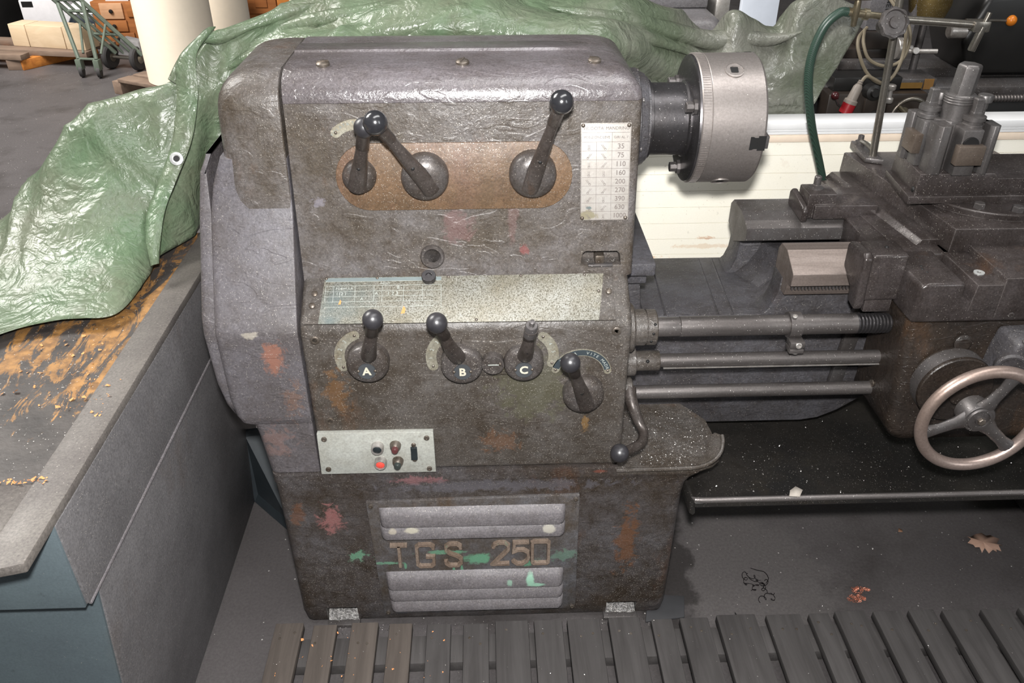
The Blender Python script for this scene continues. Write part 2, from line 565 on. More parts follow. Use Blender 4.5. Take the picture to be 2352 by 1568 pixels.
def rrect(x0, x1, y0, y1, z, r=(0, 0, 0, 0), n=5):
    """ring at height z; corner radii front-left, front-right, back-right, back-left"""
    P = []
    for (cx, cy, a, q) in ((x0, y0, 180, 0), (x1, y0, 270, 1), (x1, y1, 0, 2), (x0, y1, 90, 3)):
        rr = max(r[q], 1e-4)
        ox = cx + rr if q in (0, 3) else cx - rr
        oy = cy + rr if q in (0, 1) else cy - rr
        P += [(p[0], p[1], z) for p in arc(ox, oy, rr, a, a + 90, n)]
    return P


lathe = thing('lathe', 'large grimy grey-brown metal lathe standing behind the wooden duckboard', 'lathe', (0.1, 0.25, 0))


def fy(z):   # the headstock front leans back a little
    return 0.09 + 0.12 * (z - 0.88)


SCREW = MB().rev([(0.006, 0), (0.006, 0.0022), (0.0045, 0.0035), (0.0, 0.0038)], n=12)
SCREW.box((-0.005, -0.0006, 0.0034), (0.005, 0.0006, 0.0042))
SCREW_ME = SCREW.mesh('screw')
RIVET_ME = MB().rev([(0.003, 0), (0.0027, 0.0012), (0.0016, 0.0021), (0, 0.0024)], n=10).mesh('rivet')
HEX_ME = MB().rev([(0.0105, 0), (0.0105, 0.009), (0.0085, 0.0105)], n=6).mesh('hex_bolt', angle=25)
SOCK = MB().rev([(0.009, 0), (0.009, 0.004), (0.0075, 0.005), (0.005, 0.005), (0.0045, 0.002), (0, 0.002)], n=14)
SOCK_ME = SOCK.mesh('socket_screw')


def face(p, d, spin=0.0, s=1.0):
    """matrix that puts local +z along d at p"""
    q = Vector(d).normalized().to_track_quat('Z', 'Y').to_matrix().to_4x4()
    return Matrix.Translation(p) @ q @ Matrix.Rotation(spin, 4, 'Z') @ Matrix.Scale(s, 4)


def fix(name, me, p, d, parent, mat='screw', s=1.0):
    return link(name, me, M[mat], parent, face(p, d, RND.uniform(0, 3), s))


# --- plinth
b = MB()
R = (0.02, 0.02, 0.02, 0.02)
b.loft([rrect(xa, xb, ya, 0.56, z, R) for z, xa, xb, ya in
        ((0.004, -0.425, 0.385, 0.012), (0.02, -0.438, 0.402, 0.0), (0.05, -0.442, 0.406, -0.003), (0.30, -0.444, 0.408, -0.004),
         (0.39, -0.445, 0.410, -0.004), (0.425, -0.446, 0.417, -0.004), (0.440, -0.447, 0.428, -0.005), (0.4515, -0.448, 0.444, -0.006))])
b.loft([rrect(-0.449, 0.2655, -0.006, 0.56, z, (0.02, 0.004, 0.004, 0.02)) for z in (0.4505, 0.4715)])
plinth = b.build('plinth', M['plinth'], lathe)
c = MB()
c.box((-0.386, -0.05, -0.01), (-0.314, 0.07, 0.063))
c.box((0.267, -0.05, -0.01), (0.338, 0.07, 0.056))
cut(plinth, c)
for x0, x1, zt in ((-0.388, -0.312, 0.012), (0.262, 0.343, 0.012)):
    MB().box((x0, -0.012, 0.002), (x1, 0.066, zt)).build('mounting_foot', M['iron'], plinth, 0.003)

# --- chip ledge on the plinth's right
b = MB()
ledge = [(0.262, -0.004), (0.40, -0.003), (0.44, 0.001), (0.468, 0.012), (0.487, 0.03), (0.496, 0.052), (0.486, 0.16), (0.43, 0.24), (0.262, 0.24)]
b.loft([[(x, y, 0.452) for x, y in ledge], [(x, y, 0.463) for x, y in ledge]])
lip = [(0.262, -0.004), (0.40, -0.003), (0.44, 0.001), (0.468, 0.012), (0.487, 0.03), (0.496, 0.052), (0.497, 0.066)]
zz = [0.464, 0.464, 0.465, 0.470, 0.478, 0.488, 0.494]
b.tube(spline([(x, y, z) for (x, y), z in zip(lip, zz)], 4), 0.0045, 8)
b.loft([[(x, y, 0.458), (x, y, z), (x - 0.012, y + 0.012, z - 0.002), (x - 0.03, y + 0.02, 0.462)] for (x, y), z in zip(lip[2:], zz[2:])])
b.build('chip_ledge', M['gear'], lathe, 0, label='dark oily ledge strewn with metal chips')

# --- feed gearbox with sloping top
b = MB()
prof = [(0, 0.475), (0, 0.805), (0.004, 0.817), (0.012, 0.8285), (0.088, 0.876), (0.30, 0.876), (0.30, 0.475)]
b.prism(prof, 'x', -0.346, 0.270)
gearbox = b.build('feed_gearbox', M['gear'], lathe, 0.011, 3, bang=55)

# --- sloping data plate
SE = Vector((0, 0.076, 0.0475)).normalized()
SN = Vector((0, -SE.z, SE.y))
SO = Vector((0, 0.012, 0.8285))


def slope(u, v, h):
    return Vector((u, 0, 0)) + SO + SE * v + SN * h


def slab(frame, quad, h0, h1):
    return MB().hexa([frame(*q, h0) for q in quad] + [frame(*q, h1) for q in quad])


slab(slope, [(-0.337, -0.008), (0.238, -0.010), (0.238, 0.089), (-0.337, 0.089)], 0.0005, 0.004).build(
    'plate_backing', M['gear'], lathe, 0.001)
tp = NT('worn_aluminium_plate')
_n = tp.noise(16, 8, 0.7)
_c = tp.mix(tp.step(_n, 0.35, 0.66), srgb(150, 150, 143), srgb(128, 123, 108))
_c = tp.mix(tp.step(tp.noise(380, 2, 0.7), 0.48, 0.6), _c, srgb(92, 88, 76))
_c = tp.mix(tp.step(tp.noise(5, 4, 0.6), 0.58, 0.74), _c, srgb(104, 116, 116))
_c = tp.mix(tp.speck(640, 0.12, 0.5), _c, srgb(196, 193, 184))
M['dataplate'] = tp.done(_c, 0.42, 0.35, tp.bump(tp.noise(300, 3, 0.7), 0.2, 0.001))
dp = slab(slope, [(-0.309, -0.009), (0.206, -0.011), (0.222, 0.088), (-0.303, 0.088)], 0.0045, 0.0065).build(
    'data_plate', M['dataplate'], lathe, 0.0005, label='worn aluminium data table plate, its print nearly rubbed off')
M['faded'] = plain('faded_print', (176, 182, 176), 0.5, 0.2)
M['fadedblue'] = plain('faded_blue_print', (112, 122, 122), 0.5, 0.1)
slab(slope, [(-0.301, 0.079), (-0.085, 0.079), (-0.085, 0.0865), (-0.301, 0.0865)], 0.0066, 0.0068).build('printed_band', M['fadedblue'], dp)
g = MB()


def pline(frame, g, u0, v0, u1, v1, w, h=0.0067):
    d = Vector((u1 - u0, v1 - v0)).normalized()
    nn = Vector((-d.y, d.x)) * w / 2
    g.add([frame(u0 + nn.x, v0 + nn.y, h), frame(u1 + nn.x, v1 + nn.y, h), frame(u1 - nn.x, v1 - nn.y, h), frame(u0 - nn.x, v0 - nn.y, h)],
          [(0, 1, 2, 3)])


for v in (0.0785, 0.0695, 0.058, 0.047, 0.036, 0.025):
    pline(slope, g, -0.30, v, -0.085 if v > 0.05 else -0.1, v, 0.0006)
for u in (-0.30, -0.285, -0.245, -0.21, -0.195, -0.155, -0.12, -0.085):
    pline(slope, g, u, 0.02 if u == -0.085 else 0.036, u, 0.0695, 0.0006)
for txt, u, v, s in (('FORMULA', -0.265, 0.0635, 0.007), ('PASSO', -0.19, 0.0735, 0.006), ('112 1', -0.27, 0.0525, 0.009), ('A', -0.205, 0.0525, 0.009),
                     ('1 2 3', -0.175, 0.052, 0.010), ('B', -0.165, 0.064, 0.009), ('A', -0.232, 0.0415, 0.008)):
    t = text_mesh(txt, s, 0.0002, lambda a, c_, h: slope(u + a, v + c_, 0.0067))
    g.add(t.v, t.f)
g.build('faded_table_print', M['faded'], dp)
for u, v in ((-0.30, 0.0855), (-0.205, 0.0855), (-0.072, 0.0855), (0.065, 0.0855), (0.185, 0.0855), (-0.08, -0.006), (-0.02, -0.006), (0.21, 0.05)):
    fix('rivet', RIVET_ME, slope(u, v, 0.0066), SN, dp)
for u, v in ((-0.323, 0.03), (0.229, 0.05), (-0.32, 0.055)):
    fix('screw', SCREW_ME, slope(u, v, 0.004), SN, gearbox)
b = MB().rev([(0.0135, 0), (0.0135, 0.012), (0.0125, 0.0135), (0.006, 0.0135), (0.0055, 0.010), (0, 0.010)], slope(-0.108, 0.083, 0.004), SN, 20)
b.build('knurled_thumb_nut', M['spindle'], lathe)
# orange chips of wood stuck on the plate
for u, v, s in ((-0.155, 0.017, 0.008), (-0.272, 0.035, 0.005)):
    MB().add([slope(u - s * .5, v - s, 0.0072), slope(u + s * .4, v - s * .9, 0.0072), slope(u + s * .6, v + s * .3, 0.008), slope(u + s * .1, v + s, 0.0075)],
             [(0, 1, 2, 3)]).build('wood_chip', plain('orange_wood_chip_%d' % int(s * 1000), (206, 140, 84), 0.7), dp)

# --- headstock: body, lid, end cover
b = MB()
b.loft([rrect(-0.344, 0.279, fy(z), 0.48, z, (0.001, 0.016, 0.016, 0.001)) for z in (0.872, 0.878, 0.9, 1.1, 1.194)])
head = b.build('headstock', M['head'], lathe)
c = MB()
c.prism([(0.178, 0.8935), (0.255, 0.8935), (0.252, 0.916), (0.246, 0.9215), (0.186, 0.9215), (0.181, 0.916)], 'y', 0.05, 0.125)
cut(head, c)
MB().box((0.206, 0.096, 0.894), (0.224, 0.122, 0.911)).build('latch_block', M['screw'], head, 0.003)
MB().box((0.192, 0.090, 0.889), (0.24, 0.101, 0.895)).build('recess_sill', M['iron'], head, 0.002)

b = MB()
rings = []
for z, i in ((1.1945, 0.0003), (1.204, 0.001), (1.214, 0.0045), (1.224, 0.011), (1.233, 0.021), (1.240, 0.034), (1.244, 0.05)):
    rings.append(rrect(-0.344, 0.279 - i, fy(1.195) + i, 0.46 - i, z, (0.001, 0.016 + i * .6, 0.02 + i * .6, 0.001)))
rings.append(rrect(-0.344, 0.20, 0.215, 0.39, 1.2455, (0.001, 0.03, 0.03, 0.001)))
b.loft(rings)
# long raised band along the lid
b.loft([[(x, 0.272, 1.243), (x, 0.278, z), (x, 0.330, z), (x, 0.338, 1.243)] for x, z in ((-0.344, 1.249), (0.13, 1.250), (0.19, 1.247), (0.215, 1.2435))])
lid = b.build('headstock_lid', M['lid'], lathe, label='worn grey lid with a glossy rounded front edge')
for x, y in ((-0.278, 0.185), (-0.035, 0.188), (0.198, 0.192)):
    fix('screw', SCREW_ME, (x, y, 1.2445), (0, -0.12, 1), lid, s=2.0)

b = MB()
rings = []
for z, il, ib in ((0.988, 0.035, 0.0), (0.992, 0.022, 0), (1.0, 0.010, 0), (1.015, 0.003, 0), (1.04, 0, 0), (1.17, 0.001, 0), (1.19, 0.003, 0.0),
                  (1.205, 0.007, 0.002), (1.218, 0.014, 0.008), (1.229, 0.024, 0.018), (1.237, 0.038, 0.032), (1.242, 0.056, 0.05)):
    rings.append(rrect(-0.466 + il, -0.350, fy(z) + ib, 0.46 - ib, z, (0.035, 0.004, 0.004, 0.04)))
b.loft(rings)
b.build('end_cover', M['head'], lathe, label='rounded end cover on the left of the headstock')

# --- gear guard below it
b = MB()
rings = []
for z, xl, y in ((0.598, -0.475, 0.004), (0.604, -0.487, 0.0), (0.62, -0.496, 0), (0.66, -0.501, 0), (0.79, -0.502, 0), (0.806, -0.502, 0.001),
                 (0.818, -0.502, 0.005), (0.828, -0.502, 0.011), (0.915, -0.501, 0.057), (1.0, -0.50, 0.103), (1.05, -0.49, 0.115), (1.10, -0.47, 0.12)):
    rings.append(rrect(xl, -0.349, y, 0.47, z, (0.014, 0.003, 0.003, 0.01)))
b.loft(rings)
guard = b.build('gear_guard', M['guard'], lathe)
b = MB()
rings = []
for z, xl, y in ((0.604, -0.498, 0.03), (0.612, -0.506, 0.02), (0.64, -0.514, 0.014), (0.69, -0.522, 0.012), (0.80, -0.527, 0.014), (0.83, -0.527, 0.022),
                 (1.0, -0.522, 0.112), (1.07, -0.512, 0.13), (1.1, -0.5, 0.15)):
    rings.append(rrect(xl, -0.4985, y, 0.46, z, (0.010, 0.001, 0.001, 0.01)))
b.loft(rings)
b.build('guard_door', M['guard'], guard)
b = MB()
b.loft([rrect(xl, -0.349, 0.002, 0.47, z, (0.02, 0.003, 0.003, 0.02)) for z, xl in ((0.4745, -0.452), (0.50, -0.455), (0.57, -0.462), (0.60, -0.468))])
b.build('gear_guard_foot', M['guard'], guard)

# --- rusty pad behind the speed levers
b = MB()
pad = arc(-0.205, 1.067, 0.060, 90, 270, 14) + arc(0.098, 1.067, 0.060, -90, 90, 14)
b.loft([[(x, fy(z) - 0.0005, z) for x, z in pad], [(x, fy(z) - 0.0045, z) for x, z in pad]])
b.build('lever_pad', M['rustpad'], lathe, 0.0012, label='rusty brown oblong pad')


# --- levers
def lever(p, hub_c, hub_r, hub_d, knob, knob_r, kmat='knob', knobbed=True, letter=None, disc=None, r0=0.0165):
    hc, kc = Vector(hub_c), Vector(knob)
    st = hc + Vector((0, -hub_d * 0.70, 0))
    d = kc - st
    flat = Vector((d.x, 0, d.z)).normalized()
    if letter:      # the arm leaves a flat hub above the letter disc
        pts = spline([hc + flat * (hub_r * 0.55) + Vector((0, -hub_d * 0.30, 0)), hc + flat * (hub_r * 0.72) + Vector((0, -hub_d * 0.95, 0)), st + d * 0.52 + Vector((0, -0.004, 0)), st + d * 0.76, kc], 6)
        q0 = 1.0
    else:           # broad wedge-shaped foot running across the domed hub
        pts = spline([hc - flat * (hub_r * 0.50) + Vector((0, -hub_d * 0.55, 0)), hc - flat * (hub_r * 0.05) + Vector((0, -hub_d * 0.80, 0)), st + d * 0.30 + Vector((0, -0.003, 0)), st + d * 0.66, kc], 6)
        q0 = 1.15
    n = len(pts)
    rr = []
    for i in range(n):
        q = i / (n - 1)
        rr.append(r0 * q0 - (r0 * q0 - 0.0098) * min(1, max(0, (q - 0.1) / 0.62)))
    arm = MB().tube(pts, rr, 14).build('lever', M['lever'], p)
    if letter:
        prof = [(hub_r, 0), (hub_r, hub_d * 0.55), (hub_r * 0.97, hub_d * 0.72), (hub_r * 0.90, hub_d * 0.84), (hub_r * 0.80, hub_d * 0.90), (0.001, hub_d * 0.92)]
    else:
        prof = [(hub_r, 0), (hub_r, hub_d * 0.45), (hub_r * 0.965, hub_d * 0.62), (hub_r * 0.86, hub_d * 0.8), (hub_r * 0.55, hub_d * 0.95), (0.001, hub_d)]
    MB().rev(prof, hc, (0, -1, 0), 32).build('hub', M['hub'], arm)
    ax = (kc - pts[int(n * 0.72)]).normalized()
    MB().rev([(0.0104, -0.045), (0.0112, -0.044), (0.0112, -0.016), (0.0125, -0.012)], kc, ax, 16).build('collar', M['lever'], arm)
    if knobbed:
        MB().rev([(knob_r * math.sin(a), -knob_r * math.cos(a)) for a in [math.pi * i / 16 for i in range(17)]], kc, ax, 28, False).build('knob', M[kmat], arm)
    else:
        MB().rev([(0.0115, -0.03), (0.0115, 0.0), (0.010, 0.002), (0.005, 0.002), (0.005, 0.012), (0.003, 0.013)], kc, ax, 16).build('bare_stub', M['iron'], arm)
    k = int(n * (0.42 if letter else 0.46))
    link('pin', RIVET_ME, M['black'], arm, face(pts[k] + Vector((0, -rr[k] * 0.95, rr[k] * 0.2)), (0, -1, 0.25), 0, 1.3))
    if letter:
        dc = Vector(disc)
        MB().rev([(0.0165, -0.002), (0.0165, 0.0015)], dc, (0, -1, 0), 24).build('letter_disc', M['letterdisc'], arm, label='small dark disc bearing the letter ' + letter)
        text_mesh(letter, 0.023, 0.0006, lambda a, c_, h: dc + Vector((a, -0.0018 - h, c_)), 0.0007).build('letter', M['ivory'], arm)
        for sx in (-1, 1):
            link('rivet', RIVET_ME, M['screw'], arm, face(dc + Vector((sx * 0.0155, -0.001, 0.001)), (0, -1, 0.1)))
    return arm


M['letterdisc'] = plain('blue_grey_disc', (72, 75, 78), 0.5, 0.2)
M['ivory'] = plain('worn_ivory_paint', (196, 190, 172), 0.6)
lever(lathe, (-0.222, fy(1.072), 1.072), 0.0300, 0.03, (-0.196, 0.040, 1.180), 0.0175, 'knobdull')
lever(lathe, (-0.106, fy(1.07), 1.070), 0.0425, 0.034, (-0.1755, 0.027, 1.192), 0.0205)
lever(lathe, (0.086, fy(1.072), 1.072), 0.0425, 0.034, (0.1265, 0.030, 1.2215), 0.0200)
lever(lathe, (-0.224, 0, 0.752), 0.0400, 0.03, (-0.195, -0.085, 0.888), 0.0180, 'knobdull', True, 'A', (-0.2250, -0.0285, 0.743))
lever(lathe, (-0.049, 0, 0.745), 0.0400, 0.03, (-0.0865, -0.085, 0.879), 0.0185, 'knobdull', True, 'B', (-0.0480, -0.0285, 0.737))
lever(lathe, (0.067, 0, 0.746), 0.0380, 0.03, (0.077, -0.075, 0.864), 0.0185, 'knobdull', False, 'C', (0.0665, -0.0285, 0.739))
lever(lathe, (0.183, 0, 0.668), 0.0400, 0.032, (0.146, -0.088, 0.793), 0.0182, 'knobdull')
# raised web joining the B and C hubs, with the index plug
b = MB()
b.prism([(-0.05, 0.712), (0.07, 0.712), (0.07, 0.795), (0.02, 0.790), (-0.05, 0.795)], 'y', -0.008, 0.004)
web = b.build('hub_web', M['gear'], lathe, 0.005)
ip = MB().rev([(0.0205, 0), (0.0205, 0.016), (0.0205, 0.021), (0.0185, 0.0215), (0.018, 0.0195), (0, 0.0195)], (0.009, -0.004, 0.748), (0, -1, 0), 28).build('index_plug', M['hub'], lathe)
MB().box((0.0, -0.0245, 0.7473), (0.021, -0.0233, 0.7487)).build('index_line', M['faded'], ip)
fix('rivet', RIVET_ME, (0.0225, -0.0235, 0.7495), (0, -1, 0), ip)

# --- little arc plates beside the levers
M['arcplate'] = grime('tarnished_arc_plate', (150, 148, 136), (126, 120, 104), (110, 92, 70), sc=20, cpos=(0.62, 0.8), dens=0.25, bumps=0.1, chips=0, rough=(0.4, 0.55), metal=0.3)
M['bluearc'] = plain('dark_blue_arc_print', (56, 64, 69), 0.45, 0.1)


def arcplate(cx, cz, r0, r1, a0, a1, yfun, mat, parent=lathe):
    b = MB()
    pa = arc(0, 0, (r1 - r0) / 2, 0, 180, 6)
    rm, hw = (r0 + r1) / 2, (r1 - r0) / 2
    out = arc(cx, cz, r1, a0, a1, 14)
    e1 = (cx + rm * math.cos(math.radians(a1)), cz + rm * math.sin(math.radians(a1)))
    e0 = (cx + rm * math.cos(math.radians(a0)), cz + rm * math.sin(math.radians(a0)))
    poly = out + arc(*e1, hw, a1, a1 + 180, 6)[1:-1] + arc(cx, cz, r0, a1, a0, 14) + arc(*e0, hw, a0 + 180, a0 + 360, 6)[1:-1]
    b.loft([[(x, yfun(z) - 0.0004, z) for x, z in poly], [(x, yfun(z) - 0.0022, z) for x, z in poly]])
    o = b.build('arc_plate', M[mat], parent)
    for e in (e0, e1):
        fix('rivet', RIVET_ME, (e[0], yfun(e[1]) - 0.002, e[1]), (0, -1, 0), o)
    return o


def arctext(txt, cx, cz, r, a_mid, size, step, yfun, mat, parent):
    g = MB()
    a = a_mid + step * (len(txt) - 1) / 2
    for ch in txt:
        if ch != ' ':
            ar = math.radians(a)
            q = math.radians(a - 90)

            def fr(u, v, h, ar=ar, q=q):
                x = cx + r * math.cos(ar) + u * math.cos(q) - v * math.sin(q)
                z = cz + r * math.sin(ar) + u * math.sin(q) + v * math.cos(q)
                return (x, yfun(z) - 0.0026, z)
            t = text_mesh(ch, size, 0.0002, fr)
            g.add(t.v, t.f)
        a -= step
    g.build('lettering', M[mat], parent)


Y0 = lambda z: 0.0
ap = arcplate(-0.222, 1.106, 0.0445, 0.0625, 72, 132, fy, 'arcplate')
arctext('VOLATA', -0.222, 1.106, 0.056, 122, 0.0075, 7, fy, 'fadedblue', ap)
arctext('TOUR', -0.222, 1.106, 0.056, 84, 0.0075, 7, fy, 'fadedblue', ap)
ap = arcplate(-0.226, 0.757, 0.042, 0.061, 112, 205, Y0, 'arcplate')
arctext('123', -0.226, 0.757, 0.0515, 160, 0.011, 22, Y0, 'faded', ap)
ap = arcplate(-0.053, 0.752, 0.044, 0.064, 128, 200, Y0, 'arcplate')
arctext('123', -0.053, 0.752, 0.054, 160, 0.010, 20, Y0, 'faded', ap)
ap = arcplate(0.070, 0.752, 0.044, 0.064, -18, 52, Y0, 'arcplate')
arctext('45', 0.070, 0.752, 0.054, 20, 0.010, 20, Y0, 'faded', ap)
ap = arcplate(0.178, 0.706, 0.044, 0.059, 10, 165, Y0, 'arcplate')
b = MB()
po = arc(0.178, 0.706, 0.0575, 14, 161, 16) + arc(0.178, 0.706, 0.0455, 161, 14, 16)
b.loft([[(x, -0.0021, z) for x, z in po], [(x, -0.0024, z) for x, z in po]])
b.build('printed_field', M['bluearc'], ap)
arctext('VITE MADRE', 0.178, 0.706, 0.0512, 44, 0.0085, 7.6, Y0, 'faded', ap)
arctext('BARRA', 0.178, 0.706, 0.0512, 122, 0.0085, 8.5, Y0, 'faded', ap)

# --- speed plate
M['speedplate'] = grime('pale_speed_plate', (174, 170, 165), (160, 154, 147), (136, 124, 104), sc=16, cpos=(0.66, 0.84), dens=0.03, bumps=0.05, chips=0, rough=(0.38, 0.5), metal=0.15, grain=0.1,
                        stains=((0.188, 0.993, 0.018, 0.012, (120, 112, 70), 0.6, 1.6), (0.189, 1.006, 0.008, 0.004, (58, 92, 96), 0.7, 1.4)))
M['platebrown'] = plain('engraved_dark_line', (104, 96, 92), 0.6)
sp0, sp1 = Vector((0.171, 0, 1.157)), Vector((0.1755, 0, 0.983))


def spl(u, v, h):   # u 0..0.089 to the right, v 0..0.174 down from the top
    z = 1.1575 - v
    return Vector((0.1705 + 0.026 * v + u, fy(z) - 0.0006 - h, z))


b = MB().hexa([spl(0, 0, 0), spl(0.089, 0, 0), spl(0.088, 0.175, 0), spl(0, 0.175, 0),
               spl(0, 0, 0.0025), spl(0.089, 0, 0.0025), spl(0.088, 0.175, 0.0025), spl(0, 0.175, 0.0025)])
spd = b.build('speed_plate', M['speedplate'], lathe, 0.0004, label='pale speed table plate with lever pictures and numbers')
g = MB()
rows = [0.016, 0.0325] + [0.0325 + 0.01575 * i for i in range(1, 9)]
SPF = lambda u, v, h: spl(u, v, h)
for v in rows:
    pline(SPF, g, 0.002, v, 0.087, v, 0.0005, 0.0027)
pline(SPF, g, 0.028, 0.0325, 0.028, 0.173, 0.0005, 0.0027)
pline(SPF, g, 0.0555, 0.016, 0.0555, 0.173, 0.0005, 0.0027)
for (u0, v0, u1, v1) in ((0.001, 0.001, 0.088, 0.001), (0.001, 0.174, 0.087, 0.174), (0.001, 0.001, 0.001, 0.174), (0.0875, 0.001, 0.087, 0.174)):
    pline(SPF, g, u0, v0, u1, v1, 0.0005, 0.0027)
for txt, u, v, s in (('VELOCITA\' MANDRINO', 0.045, 0.009, 0.0078), ('POSIZIONE LEVE', 0.0285, 0.0245, 0.0062), ('GIRI AL 1\'', 0.0715, 0.0245, 0.0062)):
    t = text_mesh(txt, s, 0.0003, lambda a, c_, h: spl(u + a, v - c_, 0.0027))
    g.add(t.v, t.f)
for i, (txt, l1, l2) in enumerate((('35', 0, -1), ('75', 1, -1), ('110', 0, 1), ('160', 0, 0), ('200', -1, -1), ('270', 1, 1), ('390', 1, 0), ('630', -1, 1), ('1000', -1, 0))):
    v = 0.0325 + 0.01575 * (i + 0.5)
    t = text_mesh(txt, 0.0125, 0.0003, lambda a, c_, h: spl(0.0715 + a, v - c_, 0.0027), 0.0001)
    g.add(t.v, t.f)
    for uu, q in ((0.0145, l1), (0.0415, l2)):
        dx, dy = q * 0.006, -0.008
        c0 = (uu - q * 0.002, v + 0.005)
        for s1 in (-1, 1):
            pline(SPF, g, c0[0] + s1 * 0.001, c0[1], c0[0] + dx + s1 * 0.0013, c0[1] + dy, 0.0006, 0.0027)
        ring = [(c0[0] + 0.0019 * math.cos(k), c0[1] + 0.0019 * math.sin(k)) for k in [2 * math.pi * j / 10 for j in range(11)]]
        for j in range(10):
            pline(SPF, g, *ring[j], *ring[j + 1], 0.0005, 0.0027)
g.build('engraving', M['platebrown'], spd)
for u, v in ((0.004, 0.004), (0.085, 0.004), (0.003, 0.171), (0.083, 0.171)):
    fix('rivet', RIVET_ME, spl(u, v, 0.002), (0, -1, 0.1), spd, s=1.3)

# --- oil plug on the headstock, gearbox screws
pl = MB().rev([(0.0225, 0), (0.0225, 0.006), (0.0205, 0.009), (0.0165, 0.009), (0.015, 0.006), (0.0135, 0.004), (0.012, -0.004), (0, -0.004)], (-0.1, fy(0.917), 0.917), (0, -1, 0.12), 28)
pl.build('oil_sight_ring', M['hub'], lathe)
for p in ((-0.319, 0, 0.795), (-0.313, 0, 0.606), (0.240, 0, 0.803)):
    fix('socket_screw', SOCK_ME, (p[0], 0.002, p[2]), (0, -1, 0), gearbox)

# --- switch plate
M['switchplate'] = grime('speckled_grey_switch_plate', (166, 168, 162), (150, 150, 142), (146, 134, 108), sc=14, cpos=(0.64, 0.8), dens=0.0, bumps=0.06, chips=0, rough=(0.42, 0.55), grain=0.22)
b = MB().hexa([(-0.344, -0.011, 0.478), (-0.1105, -0.011, 0.4775), (-0.1105, 0.0005, 0.4775), (-0.344, 0.0005, 0.478),
               (-0.341, -0.011, 0.583), (-0.1115, -0.011, 0.582), (-0.1115, 0.0005, 0.582), (-0.341, 0.0005, 0.583)])
sw = b.build('switch_plate', M['switchplate'], lathe, 0.0012, label='light grey switch plate with red and black buttons')
for x, z, capm in ((-0.2235, 0.552, 'btnblack'), (-0.2215, 0.512, 'btnred')):
    pass
M['btnred'] = plain('red_button', (224, 78, 66), 0.4, 0, 0.05)
M['btnblack'] = plain('black_button', (34, 40, 42), 0.35, 0, 0.05)
M['maroon'] = plain('maroon_lens', (84, 48, 48), 0.3, 0, 0.1)
M['greenlens'] = plain('dark_green_lens', (50, 56, 54), 0.3, 0, 0.1)
M['chrome'] = steel('dull_chrome', (182, 178, 174), (146, 140, 134), 30, (0.3, 0.42), 0.6, 0.02)
for x, z, capm in ((-0.2235, 0.549, 'btnblack'), (-0.2205, 0.510, 'btnred')):
    rg = MB().rev([(0.0125, 0), (0.0125, 0.012), (0.0115, 0.0145), (0.0095, 0.0145), (0.009, 0.0115), (0, 0.0115)], (x, -0.011, z), (0, -1, 0), 24).build('button', M['chrome'], sw)
    MB().rev([(0.0085, 0), (0.0085, 0.001), (0.0072, 0.0022), (0, 0.0026)], (x, -0.0225, z), (0, -1, 0), 20).build('button_cap', M[capm], rg)
for x, z, capm in ((-0.188, 0.551, 'maroon'), (-0.186, 0.510, 'greenlens')):
    rg = MB().rev([(0.0115, 0), (0.0105, 0.008), (0.0085, 0.0125), (0.0075, 0.0135), (0, 0.0135)], (x, -0.011, z), (0, -1, 0), 22).build('pilot_lamp', M['screw'], sw)
    MB().rev([(0.0072, 0), (0.0068, 0.006), (0.005, 0.0085), (0, 0.009)], (x, -0.0245, z), (0, -1, 0), 18).build('lens', M[capm], rg)
rk = MB()
rk.prism([(-0.011, 0.5165), (-0.0185, 0.5165), (-0.0165, 0.524), (-0.014, 0.533), (-0.0155, 0.545), (-0.011, 0.546)], 'x', -0.1585, -0.1455)
rk = rk.build('rocker_switch', M['btnblack'], sw, 0.0008)
for z in (0.5505, 0.512):
    fix('screw', SCREW_ME, (-0.152, -0.011, z), (0, -1, 0), sw, s=0.8)
for x, z in ((-0.3275, 0.570), (-0.125, 0.568), (-0.328, 0.492), (-0.1235, 0.488)):
    fix('screw', SOCK_ME, (x, -0.011, z), (0, -1, 0), sw, s=0.62)

# --- vent panel
b = MB().hexa([(-0.252, -0.012, 0.046), (0.193, -0.012, 0.049), (0.193, -0.003, 0.049), (-0.252, -0.003, 0.046),
               (-0.262, -0.012, 0.398), (0.188, -0.012, 0.405), (0.188, -0.003, 0.405), (-0.262, -0.003, 0.398)])
vent = b.build('vent_panel', M['ventplate'], lathe, 0.002, label='louvred vent panel with raised TGS 250 lettering')
for x0, x1, zt, zb in ((-0.236, 0.159, 0.379, 0.338), (-0.237, 0.160, 0.335, 0.302), (-0.237, 0.161, 0.185, 0.143), (-0.236, 0.162, 0.140, 0.107), (-0.234, 0.163, 0.104, 0.071)):
    rings = []
    for x, k in ((x0, 0.0), (x0 + 0.002, 0.45), (x0 + 0.006, 0.8), (x0 + 0.013, 1), (x1 - 0.013, 1), (x1 - 0.006, 0.8), (x1 - 0.002, 0.45), (x1, 0.0)):
        e = 0.004 * (1 - k)
        d = 0.017 * k
        zs = (x - x0) * -0.003
        rings.append([(x, -0.0115, zt + 0.004 + zs), (x, -0.0115 - d * 0.6, zt - 0.004 + zs), (x, -0.0115 - d * 0.93, zt - 0.013 + zs), (x, -0.0115 - d, zb + 0.006 + e + zs),
                      (x, -0.0115 - d * 0.97, zb + 0.001 + e + zs), (x, -0.0115 - d * 0.8, zb + e + zs), (x, -0.0115, zb + 0.001 + zs)])
    MB().loft(rings).build('louvre', M['louvre'], vent)
LF = lambda ox: (lambda u, v, h: (ox + u, -0.0115 - h, 0.208 + v))
